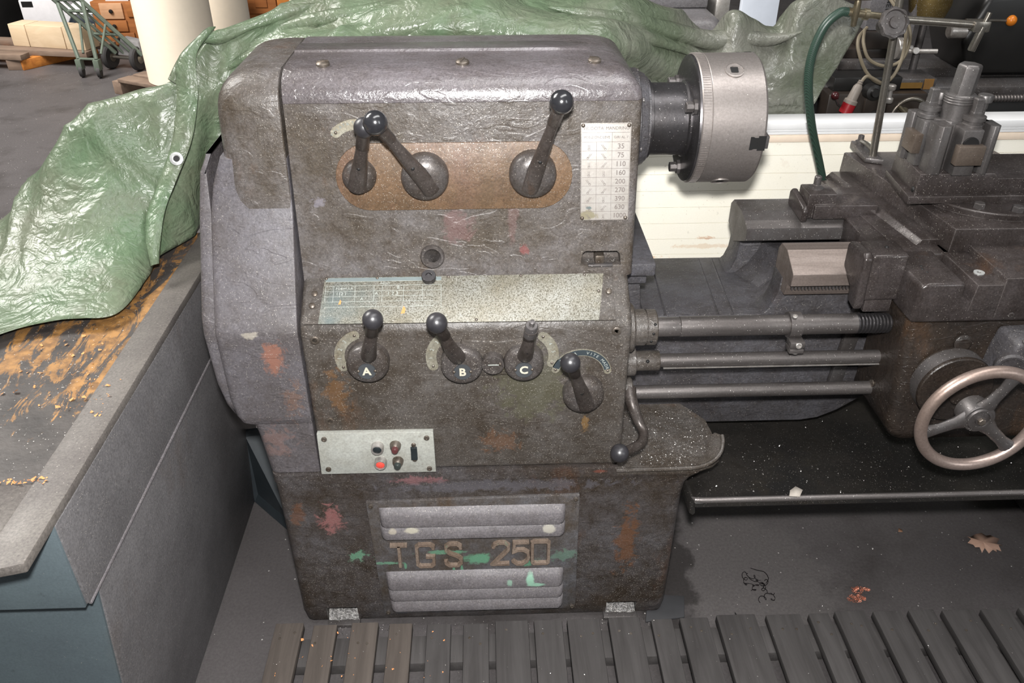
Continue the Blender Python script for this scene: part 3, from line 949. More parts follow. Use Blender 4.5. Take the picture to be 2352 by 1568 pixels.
glyph = {
    'T': [[(0.0, 0.066), (0.037, 0.066)], [(0.0185, 0.066), (0.0185, 0.0)]],
    'G': [[(0.036, 0.053), (0.036, 0.060), (0.030, 0.066), (0.006, 0.066), (0.0, 0.060), (0.0, 0.006), (0.006, 0.0), (0.030, 0.0), (0.036, 0.006), (0.036, 0.029), (0.019, 0.029)]],
    'S': [[(0.034, 0.052), (0.033, 0.060), (0.026, 0.066), (0.010, 0.066), (0.002, 0.059), (0.002, 0.046), (0.010, 0.037), (0.026, 0.029), (0.034, 0.020), (0.034, 0.008), (0.027, 0.0), (0.008, 0.0), (0.001, 0.007), (0.0, 0.016)]],
    '2': [[(0.0, 0.052), (0.004, 0.062), (0.014, 0.067), (0.026, 0.066), (0.034, 0.058), (0.034, 0.046), (0.026, 0.034), (0.0, 0.001), (0.036, 0.001)]],
    '5': [[(0.036, 0.066), (0.004, 0.066), (0.002, 0.038), (0.012, 0.043), (0.024, 0.043), (0.034, 0.035), (0.036, 0.021), (0.032, 0.008), (0.022, 0.0), (0.010, 0.0), (0.0, 0.010)]],
    '0': [[(0.0, 0.004), (0.0, 0.064), (0.004, 0.067), (0.032, 0.067), (0.036, 0.063), (0.036, 0.004), (0.032, 0.0), (0.004, 0.0), (0.0, 0.004)]],
}
for ch, ox in (('T', -0.2205), ('G', -0.1635), ('S', -0.1015), ('2', 0.003), ('5', 0.046), ('0', 0.0895)):
    b = MB()
    for st in glyph[ch]:
        b.stroke(st, 0.0088, 0.0085, LF(ox))
    b.build('letter', M['letter'] if 'letter' in M else M.setdefault('letter', grime('worn_cast_letter', (134, 120, 108), (106, 90, 78), (92, 138, 112), sc=14, cpos=(0.60, 0.68), dens=0.2, bumps=0.2, chips=0)), vent)
for x, z in ((-0.252, 0.388), (0.180, 0.394), (-0.242, 0.053), (0.185, 0.056)):
    fix('screw', SOCK_ME, (x, -0.012, z), (0, -1, 0), vent, s=0.6)
# --- spindle nose and three jaw chuck
AX = Vector((0, 0.31, 1.103))


def along(x):
    return Vector((x, AX.y, AX.z))


XD = (1, 0, 0)
b = MB().rev([(0.098, 0.0), (0.098, 0.018), (0.094, 0.020), (0.088, 0.034), (0.082, 0.036), (0.082, 0.04)], along(0.278), XD, 48)
b.build('bearing_cover', M['bed'], lathe)
for k in range(6):
    a = math.radians(60 * k + 200)
    fix('cover_screw', SOCK_ME, along(0.2985) + Vector((0, math.cos(a), math.sin(a))) * 0.09, XD, lathe, 'iron', 0.7)
b = MB().rev([(0.076, 0.0), (0.076, 0.008), (0.070, 0.010), (0.070, 0.075), (0.074, 0.078), (0.074, 0.09)], along(0.316), XD, 48)
b.build('spindle_nose', M['spindle'], lathe)
b = MB().rev([(0.060, 0.0), (0.116, 0.0), (0.121, 0.002), (0.122, 0.006)], along(0.398), XD, 64)
b.build('back_plate', M['spindle'], lathe)
CR = 0.124
b = MB().rev([(0.06, 0.0), (CR - 0.002, 0), (CR, 0.002), (CR, 0.018), (CR - 0.0008, 0.019), (CR, 0.020), (CR, 0.118), (CR - 0.003, 0.122), (0.04, 0.122), (0.035, 0.11), (0, 0.11)], along(0.404), XD, 96)
chuck = b.build('chuck', M['chuck'], lathe, angle=25, label='round steel chuck with jaw slot and key socket')
# knurled band on its rear rim
b = MB()
for k in range(150):
    a0, a1 = 2 * math.pi * k / 150, 2 * math.pi * (k + 0.55) / 150
    q = [(math.cos(a), math.sin(a)) for a in (a0, a1)]
    r0, r1 = CR - 0.0005, CR + 0.0007
    b.add([along(0.4065) + Vector((0, c * r, s_ * r)) for c, s_ in q for r in (r0, r1)] + [along(0.4205) + Vector((0, c * r, s_ * r)) for c, s_ in q for r in (r0, r1)],
          [(1, 3, 7, 5), (0, 1, 5, 4), (2, 3, 7, 6), (0, 1, 3, 2), (4, 5, 7, 6)])
b.build('knurled_band', M['chuck'], chuck, kind='stuff')


def radial(ang, r, x):
    a = math.radians(ang)
    return along(x) + Vector((0, -math.cos(a), math.sin(a))) * r, Vector((0, -math.cos(a), math.sin(a)))


# key sockets
for ang in (62, -58, 182):
    p, d = radial(ang, CR - 0.004, 0.468)
    s_ = MB().rev([(0.0185, 0), (0.0185, 0.0052), (0.016, 0.0058), (0.0155, 0.0046), (0.0095, 0.0046), (0.009, 0.002), (0, 0.002)], p, d, 28).build('key_socket', M['chuck'], chuck)
    u = d.cross(Vector(XD))
    c0 = p + d * 0.0049
    MB().add([c0 + Vector(XD) * (a * 0.007) + u * (e * 0.007) for a, e in ((-1, -1), (1, -1), (1, 1), (-1, 1))], [(0, 1, 2, 3)]).build('square_hole', M['black'], s_)
# jaw slots and jaws
for ang in (-4, 116, 236):
    p, d = radial(ang, CR, 0)
    u = d.cross(Vector(XD)).normalized()

    def jf(x, w, h):
        return Vector((x, 0, 0)) + d * (CR + h) + Vector((0, AX.y, AX.z)) + u * w
    poly = [(0.506, -0.011), (0.512, -0.011), (0.512, -0.0145), (0.5268, -0.0145), (0.5268, 0.0145), (0.512, 0.0145), (0.512, 0.011), (0.506, 0.011), (0.502, 0.013), (0.497, 0.013), (0.497, -0.013), (0.502, -0.013)]
    b = MB().add([jf(x, w, 0.0006) for x, w in poly], [tuple(range(len(poly)))])
    b.build('jaw_slot_shade', M['black'], chuck)  # flat black plate, the slot's inner shade painted on the chuck
    poly = [(0.500, -0.008), (0.508, -0.008), (0.508, -0.006), (0.514, -0.006), (0.514, -0.012), (0.5335, -0.012), (0.5335, 0.012), (0.514, 0.012), (0.514, 0.006), (0.508, 0.006), (0.508, 0.008), (0.500, 0.008)]
    b = MB().loft([[jf(x, w, -0.08) for x, w in poly], [jf(x, w, -0.002 if ang == -4 else 0.0005) for x, w in poly]])
    b.build('jaw', M['iron'], chuck, 0.0006)
# bolts behind the chuck
for ang in (30, -88, 150):
    p, d = radial(ang, 0.098, 0.378)
    MB().rev([(0.0095, 0), (0.0105, 0.001), (0.0105, 0.012), (0.0085, 0.012), (0.0085, 0.014), (0.0145, 0.014), (0.0145, 0.0205)], p, XD, 8).build('clamp_bolt', M['iron'], chuck, angle=25)

# --- bed
b = MB()
b.prism([(0.2, 0.405), (0.735, 0.405), (0.775, 0.412), (0.815, 0.432), (0.88, 0.480), (0.94, 0.53), (1.5, 0.53), (1.5, 0.70), (0.2, 0.70)], 'y', 0.222, 0.50)
bed = b.build('bed', M['bed'], lathe, 0.006)
# right hand part of the bed, with a hollow curving up out of the gap
b = MB()
cv = [(0.585, 0.695), (0.600, 0.705), (0.612, 0.725), (0.621, 0.755), (0.622, 0.79)]
b.prism(cv + [(1.5, 0.79), (1.5, 0.695)], 'y', 0.222, 0.275)
b.prism([(0.56, 0.695), (0.575, 0.71), (0.584, 0.735), (0.587, 0.77), (0.590, 0.845), (1.5, 0.845), (1.5, 0.695)], 'y', 0.415, 0.49)
# curved web between the walls
b.loft([[(x - dx, y, 0.69 + dz) for x, dz in ((0.60, 0.0), (0.625, 0.012), (0.65, 0.035), (0.67, 0.07), (0.675, 0.09), (1.5, 0.09), (1.5, 0.0))]
        for y, dx in ((0.27, 0.03), (0.34, 0.0), (0.42, 0.04))])
b.build('bed_end_casting', M['bed'], bed, 0.004)
# rear way
b = MB()
b.prism([(0.348, 0.825), (0.350, 0.842), (0.372, 0.852), (0.405, 0.862), (0.470, 0.862), (0.488, 0.846), (0.488, 0.80), (0.43, 0.775), (0.36, 0.808), (0.348, 0.815)], 'x', 0.576, 1.5)
b.build('rear_way', M['iron'], bed, 0.0008, 1, 12)
b = MB()
b.prism([(0.3495, 0.8425), (0.372, 0.8527), (0.3715, 0.8533), (0.3490, 0.8432)], 'x', 0.5765, 1.5)
b.build('ground_strip', M['rod'], bed)
# front way: bright prism with the rack under it
b = MB()
b.prism([(0.172, 0.795), (0.172, 0.822), (0.228, 0.851), (0.262, 0.851), (0.275, 0.835), (0.275, 0.76), (0.20, 0.76), (0.19, 0.79)], 'x', 0.625, 1.5)
fw = b.build('front_way', M['bright'], bed, 0.0008, 1, 12, label='bright ground guide rail')
b = MB()
for k in range(90):
    x = 0.632 + k * 0.0072
    b.prism([(x, 0.788), (x + 0.0012, 0.778), (x + 0.0034, 0.778), (x + 0.0046, 0.788)], 'y', 0.186, 0.222)
b.box((0.63, 0.186, 0.786), (1.35, 0.222, 0.794))
b.build('rack', M['iron'], bed, kind='stuff')
# stub of the bed under the headstock
b = MB()
b.box((0.10, 0.165, 0.828), (0.340, 0.50, 0.856))
b.box((0.10, 0.185, 0.80), (0.328, 0.49, 0.83))
b.prism([(0.10, 0.69), (0.345, 0.69), (0.325, 0.735), (0.318, 0.81), (0.10, 0.81)], 'y', 0.205, 0.48)
b.build('bed_stub', M['bed'], bed, 0.004)
# scribed casting ridges on the gap floor
b = MB()
for x in (0.385, 0.50, 0.532):
    b.loft([[(x - 0.004, 0.224, 0.699), (x, 0.224, 0.7022), (x + 0.004, 0.224, 0.699)], [(x + 0.012, 0.49, 0.699), (x + 0.016, 0.49, 0.7022), (x + 0.02, 0.49, 0.699)]])
b.build('casting_ridges', M['bed'], bed)

# --- leadscrew, feed rod, control rod
LY = 0.10
b = MB()
b.rev([(0.0195, 0.0), (0.0195, 0.045), (0.0190, 0.046), (0.0205, 0.047), (0.0205, 0.40), (0.020, 0.405)], (0.338, LY, 0.748), XD, 28)
ls = b.build('leadscrew', M['rod'], lathe)
b = MB()
prof = []
h = 0.0
while h < 0.085:
    prof += [(0.0165, h), (0.0165, h + 0.0015), (0.0205, h + 0.003), (0.0205, h + 0.0055)]
    h += 0.007
b.rev(prof, (0.738, LY, 0.748), XD, 28)
b.build('screw_thread', M['spindle'], ls)
MB().rev([(0.014, 0), (0.014, 0.5)], (0.34, LY + 0.005, 0.664), XD, 24).build('feed_rod', M['rod'], lathe)
MB().box((0.36, LY - 0.0088, 0.6515), (0.83, LY - 0.0055, 0.6535)).build('keyway', M['chrome'], lathe)
MB().rev([(0.0145, 0), (0.0145, 0.53)], (0.30, LY + 0.005, 0.584), XD, 24).build('control_rod', M['rod'], lathe)
# bosses on the gearbox flank
b = MB().rev([(0.050, -0.02), (0.050, 0.018), (0.046, 0.022), (0.037, 0.022), (0.037, 0.044), (0.034, 0.0445), (0.034, 0.0475), (0.036, 0.048), (0.036, 0.066), (0.034, 0.068), (0.02, 0.068)], (0.268, LY, 0.748), XD, 40)
bs = b.build('leadscrew_bearing', M['gear'], lathe)
for q in (-20, 10, 40):
    a = math.radians(q)
    fix('set_screw', RIVET_ME, (0.325 + q * 0.0001, LY - 0.036 * math.cos(a), 0.748 + 0.036 * math.sin(a)), (0, -math.cos(a), math.sin(a)), bs, 'black')
b = MB().rev([(0.031, -0.02), (0.031, 0.032), (0.029, 0.034), (0.021, 0.034), (0.021, 0.082), (0.0195, 0.084), (0.014, 0.084)], (0.268, LY + 0.005, 0.664), XD, 32)
bs = b.build('feed_rod_bearing', M['gear'], lathe)
fix('set_screw', RIVET_ME, (0.325, LY - 0.013, 0.674), (0, -0.8, 0.6), bs, 'black', 1.3)
b = MB().rev([(0.036, -0.02), (0.036, 0.006), (0.030, 0.008), (0.026, 0.010), (0.026, 0.034), (0.022, 0.036)], (0.266, LY, 0.588), XD, 32)
b.build('control_rod_bearing', M['gear'], lathe)
# clamp collar on the leadscrew
b = MB().rev([(0.0205, 0), (0.0265, 0.0), (0.0265, 0.024), (0.0205, 0.024)], (0.603, LY, 0.748), XD, 32)
cl = b.build('stop_collar', M['rod'], lathe, label='split stop collar clamped on the leadscrew')
MB().box((0.602, 0.062, 0.715), (0.632, 0.088, 0.728)).build('clamp_jaw', M['rod'], cl, 0.002)
MB().box((0.602, 0.060, 0.703), (0.631, 0.088, 0.713)).build('clamp_jaw', M['rod'], cl, 0.002)
fix('clamp_screw', SOCK_ME, (0.618, 0.061, 0.7225), (0, -1, 0.3), cl, 'chrome', 0.7)
fix('clamp_screw', SOCK_ME, (0.616, 0.068, 0.703), (0, -0.2, -1), cl, 'chrome', 0.7)
fix('clamp_screw', SOCK_ME, (0.610, 0.088, 0.7735), (0, -0.3, 1), cl, 'chrome', 0.6)
# crank lever under the gearbox
pts = spline([(0.291, 0.085, 0.606), (0.292, 0.070, 0.598), (0.297, 0.052, 0.585), (0.307, 0.038, 0.560), (0.316, 0.018, 0.545), (0.305, -0.012, 0.542), (0.282, -0.036, 0.548), (0.262, -0.055, 0.556)], 6)
rr = [0.016 - 0.006 * min(1, i / 20) for i in range(len(pts))]
ck = MB().tube(pts, rr, 14).build('control_lever', M['lever'], lathe)
MB().rev([(0.028, 0), (0.028, 0.024), (0.025, 0.027), (0, 0.028)], (0.272, 0.095, 0.598), (1, 0, 0), 28).build('boss', M['gear'], ck)
MB().ball((0.254, -0.062, 0.560), 0.0185, 28, 16).build('knob', M['knobdull'], ck)

# --- chip tray under the bed
b = MB()
X0, X1 = 0.415, 1.75
b.prism([(-0.030, 0.398), (-0.036, 0.404), (-0.040, 0.400), (-0.036, 0.388), (0.0, 0.368), (0.58, 0.348), (0.58, 0.342), (0.0, 0.360), (-0.030, 0.378), (-0.046, 0.395), (-0.046, 0.405), (-0.038, 0.412), (-0.028, 0.406)], 'x', X0 + 0.01, X1)
b.loft([[(X0 + a, y, z + h) for a, h in ((0.0, 0.03), (0.004, 0.036), (0.010, 0.034), (0.014, 0.0), (0.010, -0.006), (0.002, 0.0))] for y, z in ((-0.042, 0.375), (-0.02, 0.372), (0.10, 0.362), (0.58, 0.345))])
tray = b.build('chip_tray', M['tray'], lathe, label='black oily chip tray')
MB().tube([(X0 + 0.006, -0.030, 0.404), (X0 + 0.012, -0.038, 0.4075), (X0 + 0.03, -0.0405, 0.4085), (X1, -0.0405, 0.4085)], [0.005, 0.0065, 0.0065, 0.0065], 10).build('rolled_rim', M['rod'], tray)
MB().box((1.45, 0.15, 0.005), (1.75, 0.5, 0.53)).build('tail_pedestal', M['plinth'], lathe, 0.01)

# --- carriage: saddle, apron, cross slide, top slide
b = MB()
b.prism([(0.81, 0.79), (0.812, 0.866), (0.822, 0.8755), (0.896, 0.8755), (0.898, 0.85), (0.915, 0.835), (1.45, 0.835), (1.45, 0.79)], 'y', 0.028, 0.17)
b.box((0.79, 0.165, 0.80), (1.45, 0.36, 0.868))
saddle = b.build('saddle', M['saddle'], lathe, 0.008, 3)
MB().prism([(0.913, 0.815), (0.918, 0.872), (0.970, 0.872), (1.0, 0.862), (1.0, 0.815)], 'y', 0.026, 0.20).build('saddle_rail', M['saddle'], saddle, 0.002)
MB().prism([(0.967, 0.80), (0.967, 0.887), (1.45, 0.887), (1.45, 0.80)], 'y', 0.024, 0.22).build('saddle_platform', M['saddle'], saddle, 0.003)
b = MB()
b.hexa([(0.838, 0.16, 0.80), (0.935, 0.16, 0.80), (0.90, 0.56, 0.80), (0.805, 0.56, 0.80), (0.838, 0.16, 0.872), (0.935, 0.16, 0.872), (0.90, 0.56, 0.872), (0.805, 0.56, 0.872)])
b.build('saddle_bridge', M['saddle'], saddle, 0.006)
for x, y in ((0.842, 0.100), (0.842, 0.075), (0.839, 0.088)):
    link('oil_hole', RIVET_ME, M['black'], saddle, face((x, y, 0.8750), (0, 0, 1), 0, 0.9))
wm = MB().rev([(0.0045, 0), (0.010, 0), (0.010, 0.002), (0.0045, 0.002), (0.0045, 0)], (0.944, 0.075, 0.8722), (0, 0, 1), 20, False)
M['zinc'] = plain('zinc_washer', (214, 216, 214), 0.35, 0.6, 0.05)
tag(wm.build('washer', M['zinc']), 'small zinc washer lying on the dark saddle rail', 'washer')
# front way wiper
b = MB()
b.hexa([(0.743, 0.098, 0.80), (0.815, 0.10, 0.80), (0.815, 0.17, 0.80), (0.743, 0.168, 0.80), (0.743, 0.098, 0.90), (0.815, 0.10, 0.90), (0.815, 0.17, 0.90), (0.743, 0.168, 0.90)])
wb = b.build('wiper_block', M['saddle'], saddle, 0.006, 3)
b = MB()
b.prism([(0.092, 0.785), (0.086, 0.80), (0.092, 0.895), (0.104, 0.905), (0.17, 0.898), (0.176, 0.888), (0.174, 0.842), (0.13, 0.82), (0.125, 0.79)], 'x', 0.724, 0.742)
b.build('wiper_plate', M['saddle'], wb, 0.005, 3)
MB().box((0.752, 0.104, 0.772), (0.806, 0.15, 0.802)).build('wiper_foot', M['saddle'], wb, 0.002)
link('oil_hole', RIVET_ME, M['black'], wb, face((0.783, 0.135, 0.9001), (0, 0, 1), 0, 1.4))
# rear way wiper
b = MB()
b.box((0.705, 0.362, 0.86), (0.768, 0.425, 0.917))
b.box((0.72, 0.355, 0.86), (0.86, 0.46, 0.893))
rb = b.build('rear_wiper_block', M['saddle'], saddle, 0.004)
b = MB()
b.prism([(0.345, 0.858), (0.342, 0.885), (0.352, 0.893), (0.43, 0.905), (0.44, 0.895), (0.44, 0.862)], 'x', 0.690, 0.704)
b.build('wiper_plate', M['saddle'], rb, 0.005, 3)
fix('clamp_bolt', HEX_ME, (0.732, 0.398, 0.917), (0, 0, 1), rb, 'iron', 0.9)
MB().rev([(0.016, 0), (0.016, 0.003)], (0.732, 0.398, 0.916), (0, 0, 1), 20).build('washer', M['iron'], rb)
MB().rev([(0.008, 0.0), (0.008, 0.026), (0.006, 0.028), (0.003, 0.028), (0.003, 0.024), (0, 0.024)], (0.732, 0.398, 0.917), (0, 0, 1), 14).build('bolt_head', M['iron'], rb)

# apron
b = MB()
rings = []
for z, xl, yf, yb in ((0.512, 0.87, 0.05, 0.20), (0.516, 0.85, 0.02, 0.20), (0.53, 0.828, 0.0, 0.20), (0.552, 0.815, -0.006, 0.185), (0.58, 0.811, -0.003, 0.175), (0.66, 0.81, 0.010, 0.172), (0.74, 0.81, 0.024, 0.17), (0.789, 0.81, 0.031, 0.17)):
    rings.append(rrect(xl, 1.45, yf, yb, z, (0.022, 0.01, 0.01, 0.005)))
apron = b.loft(rings).build('apron', M['apron'], lathe, label='brown stained apron carrying the handwheel')
MB().rev([(0.018, 0), (0.018, 0.004), (0.012, 0.008), (0.010, 0.008), (0, 0.009)], (0.922, 0.022, 0.748), (0, -1, 0.1), 24).build('oil_plug', M['apron'], apron)
fix('screw', SOCK_ME, (1.0, 0.026, 0.807), (0, -1, 0), saddle, 'iron', 0.7)
for z, r_ in ((0.72, 0.016), (0.775, 0.012)):
    MB().rev([(r_, 0), (r_, 0.006), (r_ * .6, 0.008), (0, 0.008)], (0.81, 0.13, z), (-1, 0, 0), 16).build('cover_bolt', M['apron'], apron)
MB().rev([(0.008, 0), (0.008, 0.003), (0, 0.003)], (0.811, 0.098, 0.60), (-1, 0, 0), 14).build('grease_plug', M['screw'], apron)
# bracket plate behind the apron against the bed
MB().prism([(0.770, 0.50), (0.80, 0.50), (0.83, 0.80), (0.795, 0.80)], 'y', 0.205, 0.221).build('apron_back_plate', M['iron'], apron, 0.003)
# dial drum and handwheel
HW = Vector((0.909, 0, 0.668))
b = MB().rev([(0.073, 0), (0.073, 0.040), (0.071, 0.042), (0.02, 0.042), (0.02, 0.06)], (0.909, 0.016, 0.668), (0, -1, 0), 56)
b.build('dial_drum', M['apron'], apron, label='plain drum behind the handwheel')
MB().rev([(0.0735, 0), (0.0735, 0.030)], (0.909, 0.012, 0.668), (0, -1, 0), 56, False).build('dial_ring', M['iron'], apron)
b = MB()
b.tube([(HW.x + 0.108 * math.cos(a), -0.118, HW.z + 0.108 * math.sin(a)) for a in [2 * math.pi * k / 64 for k in range(64)]], 0.0115, 14, True)
M['rim'] = steel('polished_handwheel_rim', (176, 158, 150), (150, 132, 122), 5, (0.34, 0.44), 0.7, 0)
wheel = b.build('handwheel', M['rim'], apron, label='polished handwheel rim with three dark spokes')
for q in (70, 195, 318):
    a = math.radians(q)
    d = Vector((math.cos(a), 0, math.sin(a)))
    e = Vector((-math.sin(a), 0, math.cos(a)))
    rings = []
    for r, w, t_, yy in ((0.024, 0.022, 0.010, -0.108), (0.045, 0.014, 0.0085, -0.112), (0.075, 0.0125, 0.007, -0.117), (0.095, 0.016, 0.007, -0.118), (0.103, 0.024, 0.007, -0.118)):
        c0 = Vector((HW.x, yy, HW.z)) + d * r
        rings.append([c0 + e * (w * math.cos(k)) * 0.9 + Vector((0, t_ * math.sin(k), 0)) for k in [2 * math.pi * j / 12 for j in range(12)]])
    MB().loft(rings).build('spoke', M['iron'], wheel)
MB().rev([(0.030, -0.03), (0.030, 0.002), (0.028, 0.005), (0.024, 0.005), (0.022, 0.008), (0.018, 0.008), (0.017, 0.005), (0.010, 0.006), (0.0095, 0.010), (0, 0.010)], (HW.x, -0.112, HW.z), (0, -1, 0), 36).build('wheel_hub', M['iron'], wheel)
fix('hub_bolt', HEX_ME, (HW.x, -0.120, HW.z), (0, -1, 0), wheel, 'screw', 0.7)
# feed selector housing at the frame's edge
b = MB()
b.hexa([(0.975, -0.03, 0.69), (1.1, -0.03, 0.69), (1.1, 0.03, 0.68), (0.965, 0.03, 0.68), (1.0, -0.03, 0.775), (1.1, -0.03, 0.785), (1.1, 0.03, 0.79), (0.985, 0.03, 0.785)])
fs = b.build('feed_selector', M['bed'], apron, 0.01, 3)
MB().rev([(0.030, 0), (0.030, 0.012), (0.026, 0.016), (0.022, 0.016), (0.021, 0.010), (0, 0.010)], (0.998, -0.026, 0.727), (-0.35, -1, 0), 28).build('selector_boss', M['bed'], fs)
fix('screw', SOCK_ME, (1.012, -0.024, 0.778), (0, -1, 0.4), fs, 'iron', 0.8)

# cross slide
SKEW = -0.13


def sk(x, y):
    return x + SKEW * (y - 0.166)


b = MB()
P = [(0.928, 0.166), (1.30, 0.166), (1.30, 0.61), (0.928, 0.61)]
b.hexa([(sk(x, y), y, 0.864) for x, y in P] + [(sk(x + 0.002, y), y, 0.922) for x, y in P])
cs = b.build('cross_slide', M['saddle'], lathe, 0.004)
b = MB()
b.hexa([(sk(0.878, y), y, z) for y, z in ((0.20, 0.868),)] + [(sk(0.93, 0.2), 0.20, 0.868), (sk(0.93, 0.58), 0.58, 0.868), (sk(0.878, 0.58), 0.58, 0.868),
        (sk(0.893, 0.2), 0.20, 0.884), (sk(0.93, 0.2), 0.20, 0.884), (sk(0.93, 0.58), 0.58, 0.884), (sk(0.893, 0.58), 0.58, 0.884)])
b.build('slide_gib', M['saddle'], cs, 0.002)
sw_ = MB().rev([(0.150, 0), (0.150, 0.012), (0.148, 0.014), (0.0, 0.014)], (1.075, 0.345, 0.9225), (0, 0, 1), 64).build('swivel_disc', M['saddle'], cs)
for ang in (238, 270, 302):
    a = math.radians(ang)
    p = (1.075 + 0.13 * math.cos(a), 0.345 + 0.13 * math.sin(a), 0.9365)
    link('hex_nut', HEX_ME, M['iron'], cs, face(p, (0, 0, 1), 0.3, 1.1))
# top slide
b = MB()
b.hexa([(0.868, 0.258, 0.9365), (1.35, 0.258, 0.9365), (1.35, 0.41, 0.9365), (0.885, 0.41, 0.9365), (0.868, 0.258, 0.952), (1.35, 0.258, 0.952), (1.35, 0.41, 0.952), (0.885, 0.41, 0.952)])
ts = b.build('top_slide', M['saddle'], lathe, 0.0015)
b = MB()
b.hexa([(0.882, 0.262, 0.952), (1.4, 0.262, 0.952), (1.4, 0.405, 0.952), (0.893, 0.405, 0.952), (0.884, 0.262, 0.998), (1.045, 0.262, 0.998), (1.045, 0.405, 0.998), (0.895, 0.405, 0.998)])
b.v[-8:] = b.v[-8:]
b = MB()
P = [(0.262, 0.952), (0.262, 0.998)]
b.loft([[(0.880, 0.262, 0.952), (0.893, 0.405, 0.952), (0.895, 0.405, 0.999), (0.882, 0.262, 0.999)],
        [(1.036, 0.262, 0.952), (1.036, 0.405, 0.952), (1.036, 0.405, 0.999), (1.036, 0.262, 0.999)],
        [(1.046, 0.262, 0.952), (1.046, 0.405, 0.952), (1.046, 0.405, 0.988), (1.046, 0.262, 0.988)],
        [(1.40, 0.262, 0.952), (1.40, 0.405, 0.952), (1.40, 0.405, 0.988), (1.40, 0.262, 0.988)]])
b.build('slide_block', M['saddle'], ts, 0.0015)
link('oil_hole', RIVET_ME, M['black'], ts, face((0.8832, 0.275, 0.962), (-1, 0.1, 0), 0, 2.2))

# four way tool post
M['clampiron'] = steel('brown_clamp_iron', (112, 101, 92), (90, 79, 70), 14, (0.4, 0.5), 0.5, 0.01)
tpz0, tpz1 = 0.999, 1.098
b = MB()
q = 0.045
b.loft([[(x, y, z) for x, y in ((0.908, 0.310), (0.930, 0.288), (1.008, 0.288), (1.010, 0.292), (1.010, 0.372), (0.93, 0.376), (0.908, 0.372))] for z in (tpz0, tpz1)])
post = b.build('tool_post', M['tool'], lathe, 0.002, label='four way steel tool post with square headed screws')
# grooves on the front and left: ribs stand proud
for x0, x1 in ((0.893, 0.922), (0.996, 1.018)):
    MB().loft([[(x, y, z) for x, y in ((x0, 0.264), (x0 + 0.007, 0.256), (x1 - 0.007, 0.256), (x1, 0.264), (x1, 0.30), (x0, 0.30))] for z in (tpz0, tpz1)]).build('post_rib', M['tool'], post, 0.0015)
for y0, y1 in ((0.352, 0.378),):
    MB().loft([[(x, y, z) for x, y in ((0.885, y0), (0.880, y0 + 0.006), (0.880, y1 - 0.004), (0.885, y1), (0.92, y1), (0.92, y0))] for z in (tpz0, tpz1)]).build('post_rib', M['tool'], post, 0.0015)
b = MB().box((0.939, 0.250, tpz0), (0.980, 0.292, 1.093))
b.build('tool_holder', M['tool'], post, 0.003)
MB().box((0.928, 0.232, 1.027), (0.982, 0.250, 1.066)).build('tool_clamp', M['clampiron'], post, 0.0015)
MB().rev([(0.016, 0), (0.016, 0.004)], (0.957, 0.249, 1.064), (0, -1, 0), 20).build('clamp_washer', M['black'], post)
MB().box((0.886, 0.308, tpz0), (0.912, 0.342, 1.093)).build('tool_holder', M['tool'], post, 0.003)
MB().box((0.872, 0.302, 1.028), (0.889, 0.350, 1.068)).build('tool_clamp', M['clampiron'], post, 0.0015)
c0 = Vector((0.950, 0.318, 1.098))
MB().rev([(0.029, 0), (0.029, 0.030), (0.030, 0.031), (0.030, 0.046), (0.026, 0.049)], c0, (0, 0, 1), 28).build('clamp_collar', M['tool'], post, angle=30)
for k in range(3):
    MB().tube([c0 + Vector((0.0295 * math.cos(a), 0.0295 * math.sin(a), 0.033 + 0.005 * k)) for a in [2 * math.pi * j / 28 for j in range(28)]], 0.0014, 6, True).build('thread_ring', M['tool'], post)
MB().rev([(0.0235, 0), (0.0235, 0.052), (0.0225, 0.057), (0.0185, 0.060)], c0 + Vector((0, 0, 0.046)), (0.05, 0, 1), 6).build('clamp_nut', M['tool'], post, 0.0015, angle=20)
for x, y, hh in ((0.906, 0.338, 0), (0.968, 0.280, -0.004)):
    p = Vector((x, y, 1.094 + hh))
    s_ = MB().rev([(0.0205, 0), (0.0205, 0.007), (0.018, 0.009), (0.018, 0.014), (0.0215, 0.015), (0.0215, 0.023), (0.012, 0.024)], p, (0, 0, 1), 28).build('tool_screw', M['tool'], post, angle=30)
    MB().rev([(0.0125, 0.022), (0.0125, 0.030), (0.011, 0.031), (0.011, 0.055), (0.009, 0.058)], p, (0, 0, 1), 4).build('square_head', M['tool'], s_, 0.0015, angle=20)
for x, y in ((0.935, 0.362), (1.012, 0.335)):
    p = Vector((x, y, 1.098))
    MB().rev([(0.0075, 0), (0.0075, 0.012), (0.009, 0.012), (0.009, 0.025), (0.0145, 0.026), (0.0145, 0.038), (0.0135, 0.040)], p, (0, 0, 1), 20).build('tool_screw', M['tool'], post, angle=30)
# ================================================================== hall wall far behind
struct(MB().box((-16, 15, 0), (16, 15.2, 7)).build('wall_back', plain('grey_hall_wall', (120, 118, 114), 0.8)))

# ================================================================== cream panel behind the lathe
M['cream'] = grime('cream_panel_paint', (251, 247, 234), (249, 244, 228), (236, 208, 166), sc=3.5, cpos=(0.72, 0.86), dens=0.012, spk=(150, 120, 90), bumps=0.04, chips=0.0, rough=(0.35, 0.45), grain=0.03,
                   stains=((0.60, 0.63, 0.12, 0.008, (204, 150, 86), 0.3, 1.4), (0.42, 0.60, 0.08, 0.008, (214, 160, 96), 0.6, 1.8), (0.60, 0.655, 0.03, 0.006, (196, 130, 70), 0.5, 2.2), (0.77, 0.86, 0.02, 0.015, (196, 160, 130), 0.12, 2.6)))
M['whitealu'] = plain('white_aluminium_rail', (240, 240, 240), 0.3, 0.1, 0.03)
M['beigestrip'] = plain('beige_edge_strip', (232, 214, 194), 0.5, 0, 0.06)
panel = thing('cream_ribbed_board', 'cream ribbed wall panel with white top rail standing behind the lathe', 'panel', (0.95, 0.73, 0))
